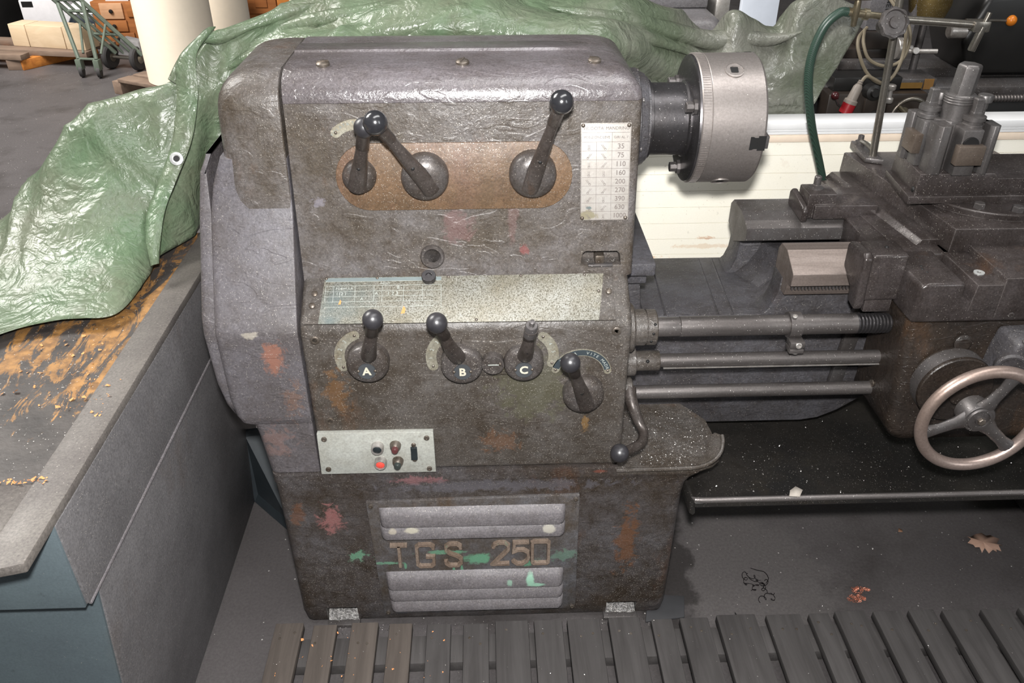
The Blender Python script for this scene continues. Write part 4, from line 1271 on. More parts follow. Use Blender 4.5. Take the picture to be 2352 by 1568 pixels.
MB().box((0.29, 0.7025, 0.0), (1.72, 0.76, 0.93)).build('core', M['cream'], panel)
z = 0.916
hts = [0.034, 0.0475] + [0.0455] * 19
for h in hts:
    zb = max(0.002, z - h)
    if z - zb > 0.012:
        MB().box((0.29, 0.700, zb + 0.0005), (1.72, 0.7035, z - 0.0005)).build('plank', M['cream'], panel, 0.0)
    z -= h
MB().box((0.29, 0.698, 0.9165), (1.72, 0.714, 0.9345)).build('edge_strip', M['beigestrip'], panel, 0.001)
for z0, z1, y in ((0.9355, 0.9425, 0.699), (0.9432, 0.9495, 0.697), (0.950, 0.968, 0.695)):
    MB().box((0.29, y, z0), (1.72, 0.765, z1)).build('top_rail', M['whitealu'], panel, 0.0012)

# ================================================================== sheet metal bench on the left
bench = thing('metal_bench', 'grey-blue sheet metal bench left of the lathe, top stained black and orange', 'bench', (-1.2, 0.2, 0))
tb = NT('scorched_bench_top')
w = tb.mapping((26, 7, 1), (0.4, 0, 0), (0, 0, -0.35))
n1 = tb.noise(1.0, 9, 0.72, w, 0.9)
sx = tb.n('ShaderNodeSeparateXYZ')
tb.l(tb.pos, sx.inputs[0])
yy = tb.math('ADD', sx.outputs[1], tb.math('MULTIPLY', tb.math('SUBTRACT', tb.noise(6, 5, 0.65), 0.5), 0.7))
zone = tb.math('MULTIPLY', tb.step(tb.math('ADD', yy, 0.5), 0.28, 0.46), tb.ramp(sx.outputs[1], [(0.25, (1, 1, 1)), (0.55, (0.35, 0.35, 0.35))]))
f = tb.math('ADD', n1, tb.math('MULTIPLY', tb.math('SUBTRACT', zone, 1.0), 0.14))
c_ = tb.mix(tb.step(tb.noise(14, 6, 0.6), 0.35, 0.65), srgb(50, 46, 44), srgb(72, 67, 64))
c_ = tb.mix(tb.step(f, 0.455, 0.50), c_, tb.mix(tb.step(tb.noise(40, 4, 0.6), 0.4, 0.6), srgb(158, 116, 66), srgb(116, 84, 50)))
c_ = tb.mix(tb.speck(420, 0.05, 0.45), c_, srgb(190, 186, 180))
M['benchtop'] = tb.done(c_, 0.5, 0, tb.bump(tb.noise(90, 4, 0.6), 0.3, 0.002))
M['benchrim'] = grime('worn_bench_rim', (102, 97, 92), (84, 79, 76), (72, 65, 60), sc=5, cpos=(0.6, 0.8), dens=0.04, bumps=0.15, chips=0.05, rough=(0.5, 0.65))
M['benchside'] = grime('grey_bench_side', (104, 102, 103), (86, 84, 85), (80, 70, 64), sc=3, cpos=(0.6, 0.8), dens=0.12, bumps=0.12, chips=0.05, rough=(0.45, 0.6))
M['benchblue'] = grime('blue_grey_bench_front', (92, 104, 108), (82, 92, 97), (84, 90, 90), sc=3, cpos=(0.6, 0.8), dens=0.01, bumps=0.06, chips=0.02, rough=(0.45, 0.6), grain=0.12)
MB().box((-2.3, -0.36, 0.752), (-0.672, 0.52, 0.7745)).build('bench_top', M['benchtop'], bench)
MB().hexa([(-0.680, -0.53, 0.762), (-0.618, -0.515, 0.762), (-0.616, 0.52, 0.762), (-0.676, 0.52, 0.762), (-0.680, -0.53, 0.7775), (-0.618, -0.515, 0.7805), (-0.616, 0.52, 0.7805), (-0.676, 0.52, 0.7775)]).build('side_rim', M['benchrim'], bench, 0.003)
MB().hexa([(-2.3, -0.53, 0.762), (-0.679, -0.53, 0.762), (-0.677, -0.355, 0.762), (-2.3, -0.345, 0.762), (-2.3, -0.53, 0.778), (-0.679, -0.53, 0.7773), (-0.677, -0.355, 0.7773), (-2.3, -0.345, 0.778)]).build('front_rim', M['benchrim'], bench, 0.003)
b = MB()
b.loft([[(-0.624, y, 0.765), (-0.616, y, 0.765), (-0.612, y, 0.603), (-0.622, y, 0.597), (-0.635, y, 0.597), (-0.635, y, 0.765)] for y in (-0.432, 0.52)])
b.build('apron_side', M['benchside'], bench, 0.002)
MB().tube([(-0.6125, -0.43, 0.601), (-0.6105, 0.52, 0.601)], 0.0028, 6).build('fold_highlight', M['louvre'], bench)  # added pale strip paints the bright highlight along the fold's lip
MB().box((-2.3, -0.437, 0.598), (-0.618, -0.425, 0.765)).build('apron_front', M['benchblue'], bench, 0.001)
b = MB()
b.hexa([(-2.3, -0.415, 0.0), (-0.658, -0.415, 0.0), (-0.656, 0.52, 0.0), (-2.3, 0.52, 0.0), (-2.3, -0.392, 0.60), (-0.615, -0.392, 0.60), (-0.612, 0.52, 0.60), (-2.3, 0.52, 0.60)])
b.build('cabinet_side', M['benchside'], bench, 0.003)
MB().hexa([(-2.28, -0.419, 0.002), (-0.662, -0.419, 0.002), (-0.662, -0.413, 0.002), (-2.28, -0.413, 0.002), (-2.28, -0.397, 0.597), (-0.618, -0.397, 0.597), (-0.618, -0.390, 0.597), (-2.28, -0.390, 0.597)]).build('cabinet_front', M['benchblue'], bench)
MB().hexa([(-0.655, 0.42, 0.003), (-0.535, 0.30, 0.003), (-0.53, 0.31, 0.003), (-0.65, 0.43, 0.003), (-0.65, 0.42, 0.25), (-0.53, 0.44, 0.25), (-0.53, 0.45, 0.25), (-0.65, 0.43, 0.25)]).build('corner_gusset', plain('dark_blue_steel', (42, 48, 52), 0.5), bench)

# ================================================================== green tarpaulin
TARP = (
    ((-0.999, -0.080, 0.799), (-1.063, 0.020, 0.781), (-1.124, 0.120, 0.768), (-1.183, 0.220, 0.760), (-1.229, 0.300, 0.758)),
    ((-0.908, 0.040, 0.798), (-0.955, 0.140, 0.802), (-0.994, 0.230, 0.813), (-1.031, 0.320, 0.833), (-1.060, 0.400, 0.860)),
    ((-0.821, 0.080, 0.801), (-0.885, 0.200, 0.827), (-0.927, 0.300, 0.876), (-0.941, 0.380, 0.930), (-0.938, 0.450, 0.989)),
    ((-0.719, 0.105, 0.800), (-0.788, 0.240, 0.844), (-0.836, 0.340, 0.906), (-0.868, 0.420, 0.972), (-0.880, 0.480, 1.041)),
    ((-0.705, 0.262, 0.798), (-0.736, 0.340, 0.874), (-0.772, 0.420, 0.951), (-0.779, 0.480, 1.027), (-0.766, 0.530, 1.095)),
    ((-0.707, 0.330, 0.805), (-0.708, 0.400, 0.877), (-0.696, 0.460, 0.954), (-0.682, 0.510, 1.045), (-0.668, 0.550, 1.121)),
    ((-0.674, 0.450, 0.796), (-0.664, 0.480, 0.884), (-0.644, 0.510, 0.975), (-0.630, 0.550, 1.090), (-0.616, 0.600, 1.185)),
    ((-0.657, 0.560, 0.806), (-0.633, 0.560, 0.905), (-0.611, 0.570, 1.005), (-0.589, 0.580, 1.110), (-0.573, 0.640, 1.201)),
    ((-0.568, 0.580, 0.896), (-0.540, 0.580, 1.001), (-0.520, 0.580, 1.090), (-0.513, 0.600, 1.161), (-0.497, 0.680, 1.216)),
    ((-0.454, 0.560, 0.955), (-0.434, 0.560, 1.056), (-0.418, 0.560, 1.137), (-0.409, 0.600, 1.188), (-0.405, 0.720, 1.233)),
    ((-0.342, 0.550, 0.957), (-0.327, 0.550, 1.077), (-0.316, 0.560, 1.160), (-0.311, 0.600, 1.205), (-0.323, 0.750, 1.243)),
    ((-0.233, 0.550, 0.956), (-0.223, 0.550, 1.076), (-0.216, 0.560, 1.168), (-0.215, 0.600, 1.223), (-0.230, 0.780, 1.248)),
    ((-0.113, 0.550, 0.954), (-0.106, 0.550, 1.075), (-0.102, 0.560, 1.176), (-0.101, 0.600, 1.231), (-0.108, 0.800, 1.259)),
    ((0.018, 0.550, 0.953), (0.020, 0.550, 1.074), (0.021, 0.570, 1.177), (0.023, 0.620, 1.231), (0.026, 0.820, 1.263)),
    ((0.150, 0.550, 0.951), (0.147, 0.550, 1.072), (0.146, 0.570, 1.172), (0.148, 0.620, 1.225), (0.162, 0.820, 1.256)),
    ((0.267, 0.580, 0.906), (0.259, 0.580, 1.052), (0.253, 0.580, 1.159), (0.255, 0.620, 1.214), (0.275, 0.800, 1.242)),
    ((0.360, 0.620, 0.868), (0.347, 0.620, 1.029), (0.342, 0.630, 1.117), (0.341, 0.660, 1.187), (0.365, 0.800, 1.227)),
    ((0.469, 0.720, 0.828), (0.453, 0.700, 0.949), (0.442, 0.700, 1.057), (0.437, 0.720, 1.144), (0.457, 0.820, 1.191)),
    ((0.586, 0.760, 0.786), (0.564, 0.740, 0.924), (0.551, 0.740, 1.023), (0.549, 0.770, 1.095), (0.576, 0.840, 1.143)),
    ((0.668, 0.770, 0.806), (0.647, 0.760, 0.927), (0.631, 0.760, 1.038), (0.623, 0.770, 1.126), (0.620, 0.800, 1.200)),
    ((0.732, 0.770, 0.805), (0.709, 0.760, 0.927), (0.696, 0.770, 1.024), (0.689, 0.790, 1.105), (0.684, 0.830, 1.183)),
    ((0.777, 0.770, 0.816), (0.755, 0.760, 0.926), (0.738, 0.760, 1.021), (0.734, 0.790, 1.099), (0.744, 0.850, 1.160)),
    ((0.795, 0.760, 0.891), (0.782, 0.760, 0.993), (0.773, 0.770, 1.088), (0.772, 0.790, 1.156), (0.783, 0.820, 1.221)),
    ((0.818, 0.760, 0.931), (0.820, 0.770, 1.012), (0.826, 0.780, 1.085), (0.841, 0.800, 1.153), (0.868, 0.840, 1.224)),
    ((0.823, 0.760, 0.950), (0.853, 0.770, 1.017), (0.882, 0.780, 1.068), (0.915, 0.800, 1.127), (0.956, 0.840, 1.199)),
)
tt = NT('green_woven_tarpaulin')
n1 = tt.noise(4.5, 7, 0.62)
ct = tt.mix(tt.step(n1, 0.36, 0.66), srgb(92, 112, 86), srgb(110, 116, 98))
n2 = tt.noise(7, 6, 0.65, tt.mapping((1, 1, 1), (3.3, 0.2, 1.9)))
ct = tt.mix(tt.math('MULTIPLY', tt.step(n2, 0.54, 0.72), 0.6), ct, srgb(84, 82, 66))
px = tt.n('ShaderNodeSeparateXYZ')
tt.l(tt.pos, px.inputs[0])
ct = tt.mix(tt.math('MULTIPLY', tt.step(px.outputs[0], -0.1, 0.55), 0.85), ct, tt.mix(tt.step(n1, 0.4, 0.6), srgb(84, 87, 74), srgb(112, 111, 104)))
weave = tt.n('ShaderNodeTexChecker')
weave.inputs['Scale'].default_value = 420
tt.l(tt.pos, weave.inputs['Vector'])
ct = tt.mix(1.0, ct, tt.ramp(tt.noise(120, 4, 0.7), [(0.3, (0.86,) * 3), (0.7, (1.12,) * 3)]), 'MULTIPLY')
crk = tt.noise(11, 3, 0.5, None, 1.2)
crk2 = tt.noise(34, 3, 0.55, None, 0.8)
hh = tt.math('ADD', tt.math('ABSOLUTE', tt.math('SUBTRACT', crk, 0.5)), tt.math('MULTIPLY', tt.math('ABSOLUTE', tt.math('SUBTRACT', crk2, 0.5)), 0.4))
nb = tt.bump(hh, 0.5, 0.026)
nb = tt.bump(tt.noise(400, 2, 0.6), 0.12, 0.001, nb)
M['tarp'] = tt.done(ct, tt.ramp(n2, [(0.3, (0.27,) * 3), (0.7, (0.42,) * 3)]), 0, nb, 0.5)


def ridge(p, f):
    return 1 - abs(noise.noise(p * f)) * 2


cols = []
for c in TARP:
    P = [Vector(q) for q in c]
    top = P[-1]
    P = P + [top + Vector((-0.01, 0.06, -0.02)), top + Vector((-0.02, 0.12, -0.16))]
    cols.append(spline(P, 8))
NV = len(cols[0])
grid = []
for j in range(NV):
    grid.append(spline([c[j] for c in cols], 12))
NU = len(grid[0])
b = MB()
pts = []
for j in range(NV):
    for i in range(NU):
        p = grid[j][i]
        du = grid[j][min(i + 1, NU - 1)] - grid[j][max(i - 1, 0)]
        dv = grid[min(j + 1, NV - 1)][i] - grid[max(j - 1, 0)][i]
        n = du.cross(dv)
        n = n.normalized() if n.length > 1e-9 else Vector((0, -1, 0))
        t = j / (NV - 1)
        q = Vector((p.x * 1.0, p.y * 0.7, p.z * 1.3))
        edge = min(1.0, t * 5)
        r1 = ridge(q + Vector((3, 1, 2)), 3.1)
        r2 = ridge(q * 1.0 + Vector((0.4, 7, 1)), 6.5)
        a = 0.022 * noise.noise(q * 4.0 + Vector((1, 5, 2))) + 0.020 * (max(0.0, r1) ** 4 - 0.2) + 0.006 * (max(0.0, r2) ** 5 - 0.15)
        # long folds running along the cloth behind the headstock
        k = max(0.0, min(1.0, (p.x + 0.55) * 4)) * max(0.0, min(1.0, (0.66 - p.x) * 5))
        w = p.z * 40 + p.y * 16 + 5.5 * noise.noise(Vector((p.x * 2.6, p.z * 2, 0.3))) + p.x * 5
        a += k * 0.034 * (abs(math.sin(w * 0.5)) ** 0.7 - 0.5)
        # folds on the hanging right end
        k2 = max(0.0, min(1.0, (p.x - 0.6) * 6))
        a *= 1 - 0.45 * k2
        q = p + n * a * (0.35 + 0.65 * edge)
        if q.x < -0.6 and q.y < 0.54:      # lies on the bench top
            q.z = max(q.z, 0.7835)
        if q.x > 0.22 and q.z < 0.99:     # hangs behind the cream panel
            q.y = max(q.y, 0.775)
        pts.append(q)
fs = [(j * NU + i, j * NU + i + 1, (j + 1) * NU + i + 1, (j + 1) * NU + i) for j in range(NV - 1) for i in range(NU - 1)]
b.add(pts, fs)
me = b.mesh('tarpaulin', angle=70)
tarp = link('tarpaulin', me, M['tarp'])
md = tarp.modifiers.new('thickness', 'SOLIDIFY')
md.thickness = 0.0012
tag(tarp, 'crumpled green tarpaulin pulled off the lathe and draped over the bench and rear machine', 'tarpaulin')
# folded hem band with the eyelet
hem = [((-0.588, 0.60, 1.213), 0.02), ((-0.632, 0.555, 1.165), 0.030), ((-0.637, 0.520, 1.09), 0.034), ((-0.652, 0.475, 1.01), 0.034), ((-0.680, 0.430, 0.945), 0.033), ((-0.702, 0.375, 0.89), 0.030), ((-0.700, 0.320, 0.845), 0.022), ((-0.694, 0.285, 0.81), 0.012)]
cen = spline([h[0] for h in hem], 8)
wid = spline([(h[1], 0, 0) for h in hem], 8)
rings = []
for p, w in zip(cen, wid):
    s_ = Vector((0.94, 0.12, 0.28)).normalized()
    n = Vector((0.15, -0.85, 0.45))
    ww = w.x * 0.72
    rings.append([p + s_ * (ww * q) + n * (0.028 + 0.010 * math.cos(q * 1.5) + 0.003 * noise.noise(p * 20 + s_ * q)) for q in (-1, -0.6, 0, 0.6, 1)]
                 + [p + s_ * (ww * q) + n * (0.020 + 0.006 * math.cos(q * 1.5)) for q in (0.96, 0, -0.96)])
MB().loft(rings).build('hem', M['tarp'], tarp, angle=60)
en = Vector((0.15, -0.85, 0.45)).normalized()
ec = min(cen, key=lambda p: abs(p.z - 0.978)) + Vector((0.15, -0.85, 0.45)) * 0.0388 + Vector((0.004, 0, 0))
ey = MB().rev([(0.0065, 0), (0.0065, 0.003), (0.009, 0.0042), (0.0135, 0.003), (0.0145, 0.0)], ec, en, 28, False).build('eyelet', M['zinc'], tarp)
MB().rev([(0.0066, 0), (0.0066, 0.0005)], ec, en, 20).build('eyelet_hole', M['black'], ey)
# loose folds lying over each other behind the headstock
FOLDS = (
    ([(-0.589, 0.600, 1.119), (-0.539, 0.600, 1.154), (-0.470, 0.595, 1.178), (-0.398, 0.595, 1.196), (-0.325, 0.590, 1.195), (-0.224, 0.590, 1.219), (-0.1, 0.595, 1.235), (-0.040, 0.600, 1.248), (0.023, 0.600, 1.237), (0.095, 0.595, 1.213), (0.176, 0.595, 1.214), (0.270, 0.600, 1.221), (0.365, 0.660, 1.187), (0.455, 0.710, 1.150), (0.538, 0.750, 1.112)], 0.030),
    ([(-0.50, 0.66, 1.195), (-0.40, 0.66, 1.222), (-0.30, 0.66, 1.238), (-0.20, 0.66, 1.253), (-0.10, 0.66, 1.262)], 0.022),
    ([(0.150, 0.68, 1.245), (0.255, 0.68, 1.229), (0.360, 0.72, 1.208), (0.465, 0.77, 1.173), (0.565, 0.80, 1.145), (0.630, 0.80, 1.152), (0.720, 0.80, 1.145), (0.785, 0.79, 1.163)], 0.026),
)
for path, wd in FOLDS:
    cen_ = spline(path, 8)
    rings = []
    for i, p in enumerate(cen_):
        t_ = i / (len(cen_) - 1)
        w_ = wd * (0.04 + 0.96 * math.sin(math.pi * t_) ** 0.6) * (1 + 0.35 * noise.noise(p * 9))
        rings.append([p + Vector((0, dy * w_, dz * w_)) for dy, dz in ((1.6, 0.35), (0.7, 0.62), (0.0, 0.55), (-0.5, 0.15), (-0.62, -0.35), (-0.40, -0.80), (0.02, -0.95), (0.30, -0.78), (0.1, -0.4), (0.35, 0.1), (1.0, 0.25))])
    MB().loft(rings).build('fold', M['tarp'], tarp, angle=75)
# rolled upper hem running behind the headstock
top = [Vector(c[-1]) for c in TARP[5:12]]
cen = spline([p + Vector((0, -0.02, 0.004 + 0.006 * math.sin(i * 2.1))) for i, p in enumerate(top)], 8)
MB().tube(cen, [0.012 + 0.003 * math.sin(i * 0.5) for i in range(len(cen))], 10).build('rolled_edge', M['tarp'], tarp)

# ================================================================== wooden duckboard
M['slat'] = woodmat('oil_dark_slat', (84, 81, 80), (66, 63, 62), 'y', 1.0, 0.75, 0.75)
M['slatbrown'] = woodmat('brown_grey_slat', (98, 90, 84), (78, 71, 66), 'y', 1.0, 0.75, 0.75)
duck = thing('duckboard', 'slatted wooden duckboard blackened with oil in front of the lathe', 'duckboard', (0.35, -0.5, 0))
SL = [(-0.497, -0.433), (-0.41, -0.356), (-0.323, -0.262), (-0.237, -0.184), (-0.151, -0.096), (-0.068, -0.01), (0.005, 0.081), (0.094, 0.159), (0.17, 0.245), (0.265, 0.338), (0.364, 0.413), (0.425, 0.503), (0.511, 0.614), (0.627, 0.72), (0.726, 0.785), (0.789, 0.873), (0.878, 0.956), (0.963, 1.035), (1.04, 1.129), (1.133, 1.212), (1.222, 1.30)]
NAIL_ME = MB().rev([(0.0032, 0), (0.003, 0.0008), (0, 0.0012)], n=10).mesh('nail')
for y0, y1 in ((-0.135, -0.062), (-0.62, -0.55), (-1.08, -1.0)):
    MB().box((-0.50, y0, 0.0), (1.32, y1, 0.030)).build('bearer', M['slat'], duck, 0.002)
for i, (a, c) in enumerate(SL):
    if i > 10:
        a, c = a + 0.005, c - 0.007
    ye = -0.034 - 0.012 * min(1, i / 5) + RND.uniform(-0.004, 0.004)
    dz = RND.uniform(-0.0015, 0.0015)
    skw = RND.uniform(-0.004, 0.004)
    yn = -1.15
    sl_ = MB().hexa([(a, ye, 0.0305), (c, ye, 0.0305), (c + skw, yn, 0.0305), (a + skw, yn, 0.0305), (a, ye, 0.051 + dz), (c, ye, 0.051 + dz), (c + skw, yn, 0.051 + dz), (a + skw, yn, 0.051 + dz)])
    o = sl_.build('slat', M['slatbrown'] if i < 4 else M['slat'], duck, 0.003)
    for k in range(RND.choice((1, 2, 2))):
        link('nail', NAIL_ME, M['screw'], o, Matrix.Translation((a + (c - a) * (0.3 + 0.4 * k) + RND.uniform(-.006, .006), ye - RND.uniform(0.025, 0.06), 0.051 + dz)))
# split in one slat
b = MB()
xs = [(0.562, -0.04), (0.566, -0.07), (0.564, -0.11), (0.570, -0.16), (0.572, -0.24)]
b.loft([[(x - w, y, 0.0518), (x + w, y, 0.0518)] for (x, y), w in zip(xs, (0.0016, 0.0014, 0.0012, 0.0008, 0.0002))], False, False)
b.build('split', M['black'], duck)
# rubber pad beside the plinth
tag(MB().hexa([(0.36, -0.022, 0.0005), (0.455, -0.012, 0.0005), (0.468, 0.05, 0.0005), (0.38, 0.06, 0.0005), (0.36, -0.022, 0.007), (0.455, -0.012, 0.007), (0.468, 0.05, 0.007), (0.38, 0.06, 0.007)]).build('rubber_pad', plain('black_rubber', (58, 58, 60), 0.7), None, 0.002), 'black rubber pad under the lathe plinth corner', 'pad')
# ================================================================== coolant stand on the cross slide
M['pipe'] = steel('worn_pipe', (150, 146, 138), (112, 104, 94), 14, (0.25, 0.4), 0.85, 0)
stand = thing('coolant_stand', 'coolant nozzle stand with round hand knob and green hose on the cross slide', 'coolant stand', (0.92, 0.57, 0.922))
MB().hexa([(0.893, 0.535, 0.9225), (0.93, 0.518, 0.9225), (0.935, 0.64, 0.9225), (0.90, 0.645, 0.9225), (0.893, 0.535, 0.934), (0.93, 0.518, 0.934), (0.935, 0.64, 0.938), (0.90, 0.645, 0.938)]).build('base_plate', M['iron'], stand, 0.002)
MB().tube([(0.917, 0.55, 0.93), (0.914, 0.55, 0.97), (0.888, 0.55, 1.36)], 0.0085, 14).build('post_rod', M['pipe'], stand)
MB().tube(spline([(0.916, 0.552, 0.945), (0.912, 0.585, 0.95), (0.912, 0.618, 0.946)], 6), 0.0055, 8).build('strut', M['pipe'], stand)
MB().rev([(0.012, 0), (0.012, 0.008), (0.007, 0.009), (0.007, 0.022), (0.005, 0.023)], (0.912, 0.62, 0.937), (0, 0, 1), 12).build('clamp_bolt', M['iron'], stand)
# scalloped knob facing the photographer
kc = Vector((0.868, 0.505, 1.241))
kd = Vector((0.05, -0.93, 0.36)).normalized()
ku = kd.orthogonal().normalized()
kw = kd.cross(ku)
rings = []
for r, h in ((0.026, -0.006), (0.0305, -0.003), (0.0315, 0.004), (0.0300, 0.010), (0.0255, 0.011), (0.0235, 0.007), (0.0125, 0.007), (0.0115, 0.011), (0.0005, 0.0115)):
    ring = []
    for k in range(64):
        a = 2 * math.pi * k / 64
        sc = 1 + (0.045 * math.cos(8 * a) if r > 0.028 else 0)
        ring.append(kc + kd * h + (ku * math.cos(a) + kw * math.sin(a)) * r * sc)
    rings.append(ring)
MB().loft(rings).build('hand_knob', M['iron'], stand, angle=35, label='scalloped round hand knob')
MB().rev([(0.014, 0), (0.016, 0.03)], kc - kd * 0.045, kd, 20).build('knob_neck', M['iron'], stand)
MB().rev([(0.016, -0.02), (0.016, 0.02)], (0.890, 0.55, 1.238), (0, 0, 1), 16).build('rod_clamp', M['iron'], stand)
MB().tube([(0.885, 0.55, 1.240), (0.93, 0.552, 1.237), (1.085, 0.56, 1.224)], 0.0088, 14).build('nozzle_arm', M['pipe'], stand)
MB().box((1.070, 0.545, 1.211), (1.106, 0.572, 1.234)).build('nozzle_block', M['pipe'], stand, 0.003)
MB().rev([(0.0075, -0.052), (0.0085, -0.050), (0.0085, 0.0), (0.0055, 0.001), (0.0055, 0.030)], (1.092, 0.552, 1.222), (0.22, 0.0, 1), 16).build('nozzle', M['pipe'], stand)
# tap and hose
M['brass'] = steel('grimy_brass_tap', (150, 142, 122), (116, 106, 86), 20, (0.3, 0.45), 0.8, 0)
tap = MB().rev([(0.010, 0), (0.010, 0.012), (0.013, 0.013), (0.013, 0.022), (0.009, 0.023), (0.009, 0.036), (0.012, 0.037), (0.012, 0.046), (0.007, 0.047), (0.007, 0.075)], (0.783, 0.545, 1.256), (0.98, 0, -0.12), 16).build('tap', M['brass'], stand)
MB().rev([(0.006, -0.03), (0.0065, -0.018), (0.008, 0.0), (0.007, 0.022), (0.005, 0.026)], (0.797, 0.535, 1.258), (-0.1, -0.2, 1), 12).build('tap_plug', M['brass'], tap)
hd = MB()
hd.loft([[Vector((0.797 + x, 0.53, 1.286)) + Vector((0, w * math.cos(a), 0.004 * math.sin(a))) for a in [2 * math.pi * k / 10 for k in range(10)]] for x, w in ((-0.026, 0.004), (-0.018, 0.009), (0, 0.010), (0.018, 0.009), (0.026, 0.004))])
hd.build('tap_handle', M['brass'], tap)
th = NT('green_braided_hose')
sv = th.n('ShaderNodeTexWave', wave_type='BANDS', bands_direction='DIAGONAL')
sv.inputs['Scale'].default_value = 150
sv.inputs['Distortion'].default_value = 1
th.l(th.pos, sv.inputs['Vector'])
ch = th.mix(sv.outputs['Fac'], srgb(38, 50, 44), srgb(50, 74, 62))
M['hose'] = th.done(ch, 0.38, 0, None, 0.5)
hp = spline([(0.790, 0.545, 1.255), (0.766, 0.545, 1.254), (0.738, 0.545, 1.224), (0.724, 0.547, 1.162), (0.731, 0.550, 1.096), (0.762, 0.565, 1.003), (0.808, 0.59, 0.905), (0.832, 0.60, 0.85), (0.85, 0.61, 0.80)], 10)
MB().tube(hp, 0.0098, 14).build('hose', M['hose'], stand)

# ================================================================== second lathe behind
M['rdark'] = plain('black_green_machine_paint', (24, 23, 22), 0.4, 0.0, 0.3, 8)
M['rbrown'] = plain('dark_brown_machine_paint', (46, 39, 34), 0.42, 0.1, 0.3, 10)
M['rgrey'] = grime('grey_machine_casting', (112, 110, 112), (92, 88, 88), (80, 72, 66), sc=5, cpos=(0.62, 0.8), dens=0.04, bumps=0.15, chips=0.03, rough=(0.3, 0.45))
rl = thing('rear_lathe', 'second dark lathe behind the cream panel, half hidden by the tarpaulin', 'lathe', (1.3, 1.5, 0))
b = MB()
b.loft([rrect(-0.35, 0.665 - i, 1.02 + i, 1.5 - i, z, (0.02, 0.03, 0.03, 0.02)) for z, i in ((0.9, 0), (1.08, 0), (1.115, 0.004), (1.135, 0.014), (1.148, 0.03))])
b.build('headstock', M['rgrey'], rl, label='grey rounded headstock casting beyond the tarpaulin')
MB().box((-0.3, 1.16, 1.149), (0.64, 1.46, 1.185)).build('headstock_cover', M['rgrey'], rl, 0.006)
MB().box((0.66, 1.15, 1.10), (0.70, 1.25, 1.20)).build('bracket', M['chrome'], rl, 0.003)
MB().box((-0.35, 1.03, 0.0), (0.62, 1.5, 0.9)).build('headstock_leg', M['rdark'], rl, 0.01)
MB().box((0.5, 1.38, 0.40), (2.6, 1.68, 0.83)).build('bed', M['rdark'], rl, 0.01)
MB().box((1.9, 1.3, 0.0), (2.6, 1.7, 0.45)).build('tail_leg', M['rdark'], rl, 0.01)
for y0, z1 in ((1.37, 0.872), (1.56, 0.885)):
    MB().prism([(y0, 0.83), (y0, z1 - 0.012), (y0 + 0.03, z1), (y0 + 0.08, z1), (y0 + 0.08, 0.83)], 'x', 0.9, 2.6).build('bed_way', M['iron'], rl, 0.001)
prof = []
h = 0.0
while h < 1.1:
    prof += [(0.0085, h), (0.0085, h + 0.003), (0.0115, h + 0.005), (0.0115, h + 0.007)]
    h += 0.0105
MB().rev(prof, (1.42, 1.325, 0.835), (1, 0, 0), 14, True).build('leadscrew', M['rod'], rl)
MB().rev([(0.011, 0), (0.011, 1.2)], (1.3, 1.325, 0.775), (1, 0, 0), 14).build('feed_rod', M['iron'], rl)
# its carriage
MB().box((1.10, 1.30, 0.70), (1.42, 1.40, 0.862)).build('apron', M['rbrown'], rl, 0.006)
MB().box((1.12, 1.33, 0.862), (1.34, 1.75, 0.905)).build('saddle', M['rdark'], rl, 0.004)
MB().box((1.29, 1.335, 0.868), (1.455, 1.45, 0.898)).build('saddle_wing', M['iron'], rl, 0.003)
MB().box((1.33, 1.333, 0.868), (1.41, 1.337, 0.886)).build('brass_tag', plain('tarnished_brass', (134, 102, 52), 0.4, 0.5), rl)
MB().box((1.415, 1.332, 0.865), (1.445, 1.337, 0.897)).build('rust_stain_plate', plain('rusty_yellow_paint', (120, 86, 40), 0.6), rl)
MB().box((1.16, 1.42, 0.905), (1.37, 1.62, 0.935)).build('cross_slide', M['iron'], rl, 0.003)
MB().box((1.17, 1.45, 0.935), (1.34, 1.60, 0.965)).build('top_slide', M['rbrown'], rl, 0.003)
MB().rev([(0.032, 0), (0.034, 0.002), (0.034, 0.012), (0.030, 0.014), (0.034, 0.017), (0.034, 0.03), (0.012, 0.032), (0.010, 0.055)], (1.335, 1.42, 0.972), (1, 0, 0), 28).build('feed_dial', M['chrome'], rl)
MB().tube([(1.37, 1.40, 0.968), (1.455, 1.38, 0.972)], 0.0075, 10).build('crank_handle', M['chrome'], rl)
MB().rev([(0.010, 0), (0.010, 0.014)], (1.386, 1.392, 0.972), (0, -1, 0.2), 16).build('crank_pin', M['chrome'], rl)
b = MB()
rc = Vector((1.352, 1.255, 0.800))
b.tube([rc + Vector((0.058 * math.cos(a), 0, 0.058 * math.sin(a))) for a in [2 * math.pi * k / 40 for k in range(40)]], 0.0065, 10, True)
rw = b.build('handwheel', M['pipe'], rl)
MB().rev([(0.018, -0.06), (0.018, 0.006), (0.014, 0.010), (0, 0.010)], rc, (0, -1, 0), 20).build('wheel_hub', M['brass'], rw)
for q in (20, 140, 200):
    a = math.radians(q)
    MB().tube([rc, rc + Vector((math.cos(a), 0, math.sin(a))) * 0.056], 0.007, 8).build('spoke', M['brass'], rw)
for p, r_, l_ in (((1.255, 1.30, 0.79), 0.022, 0.05), ((1.225, 1.30, 0.872), 0.024, 0.04)):
    MB().rev([(r_, 0), (r_, l_), (r_ * .6, l_ + .003), (r_ * .5, l_ + .012), (0, l_ + .012)], p, (0, -1, 0.1), 20).build('shaft_boss', M['rdark'], rl)
MB().box((1.215, 1.285, 0.80), (1.29, 1.31, 0.865)).build('gear_cover', M['rbrown'], rl, 0.003)
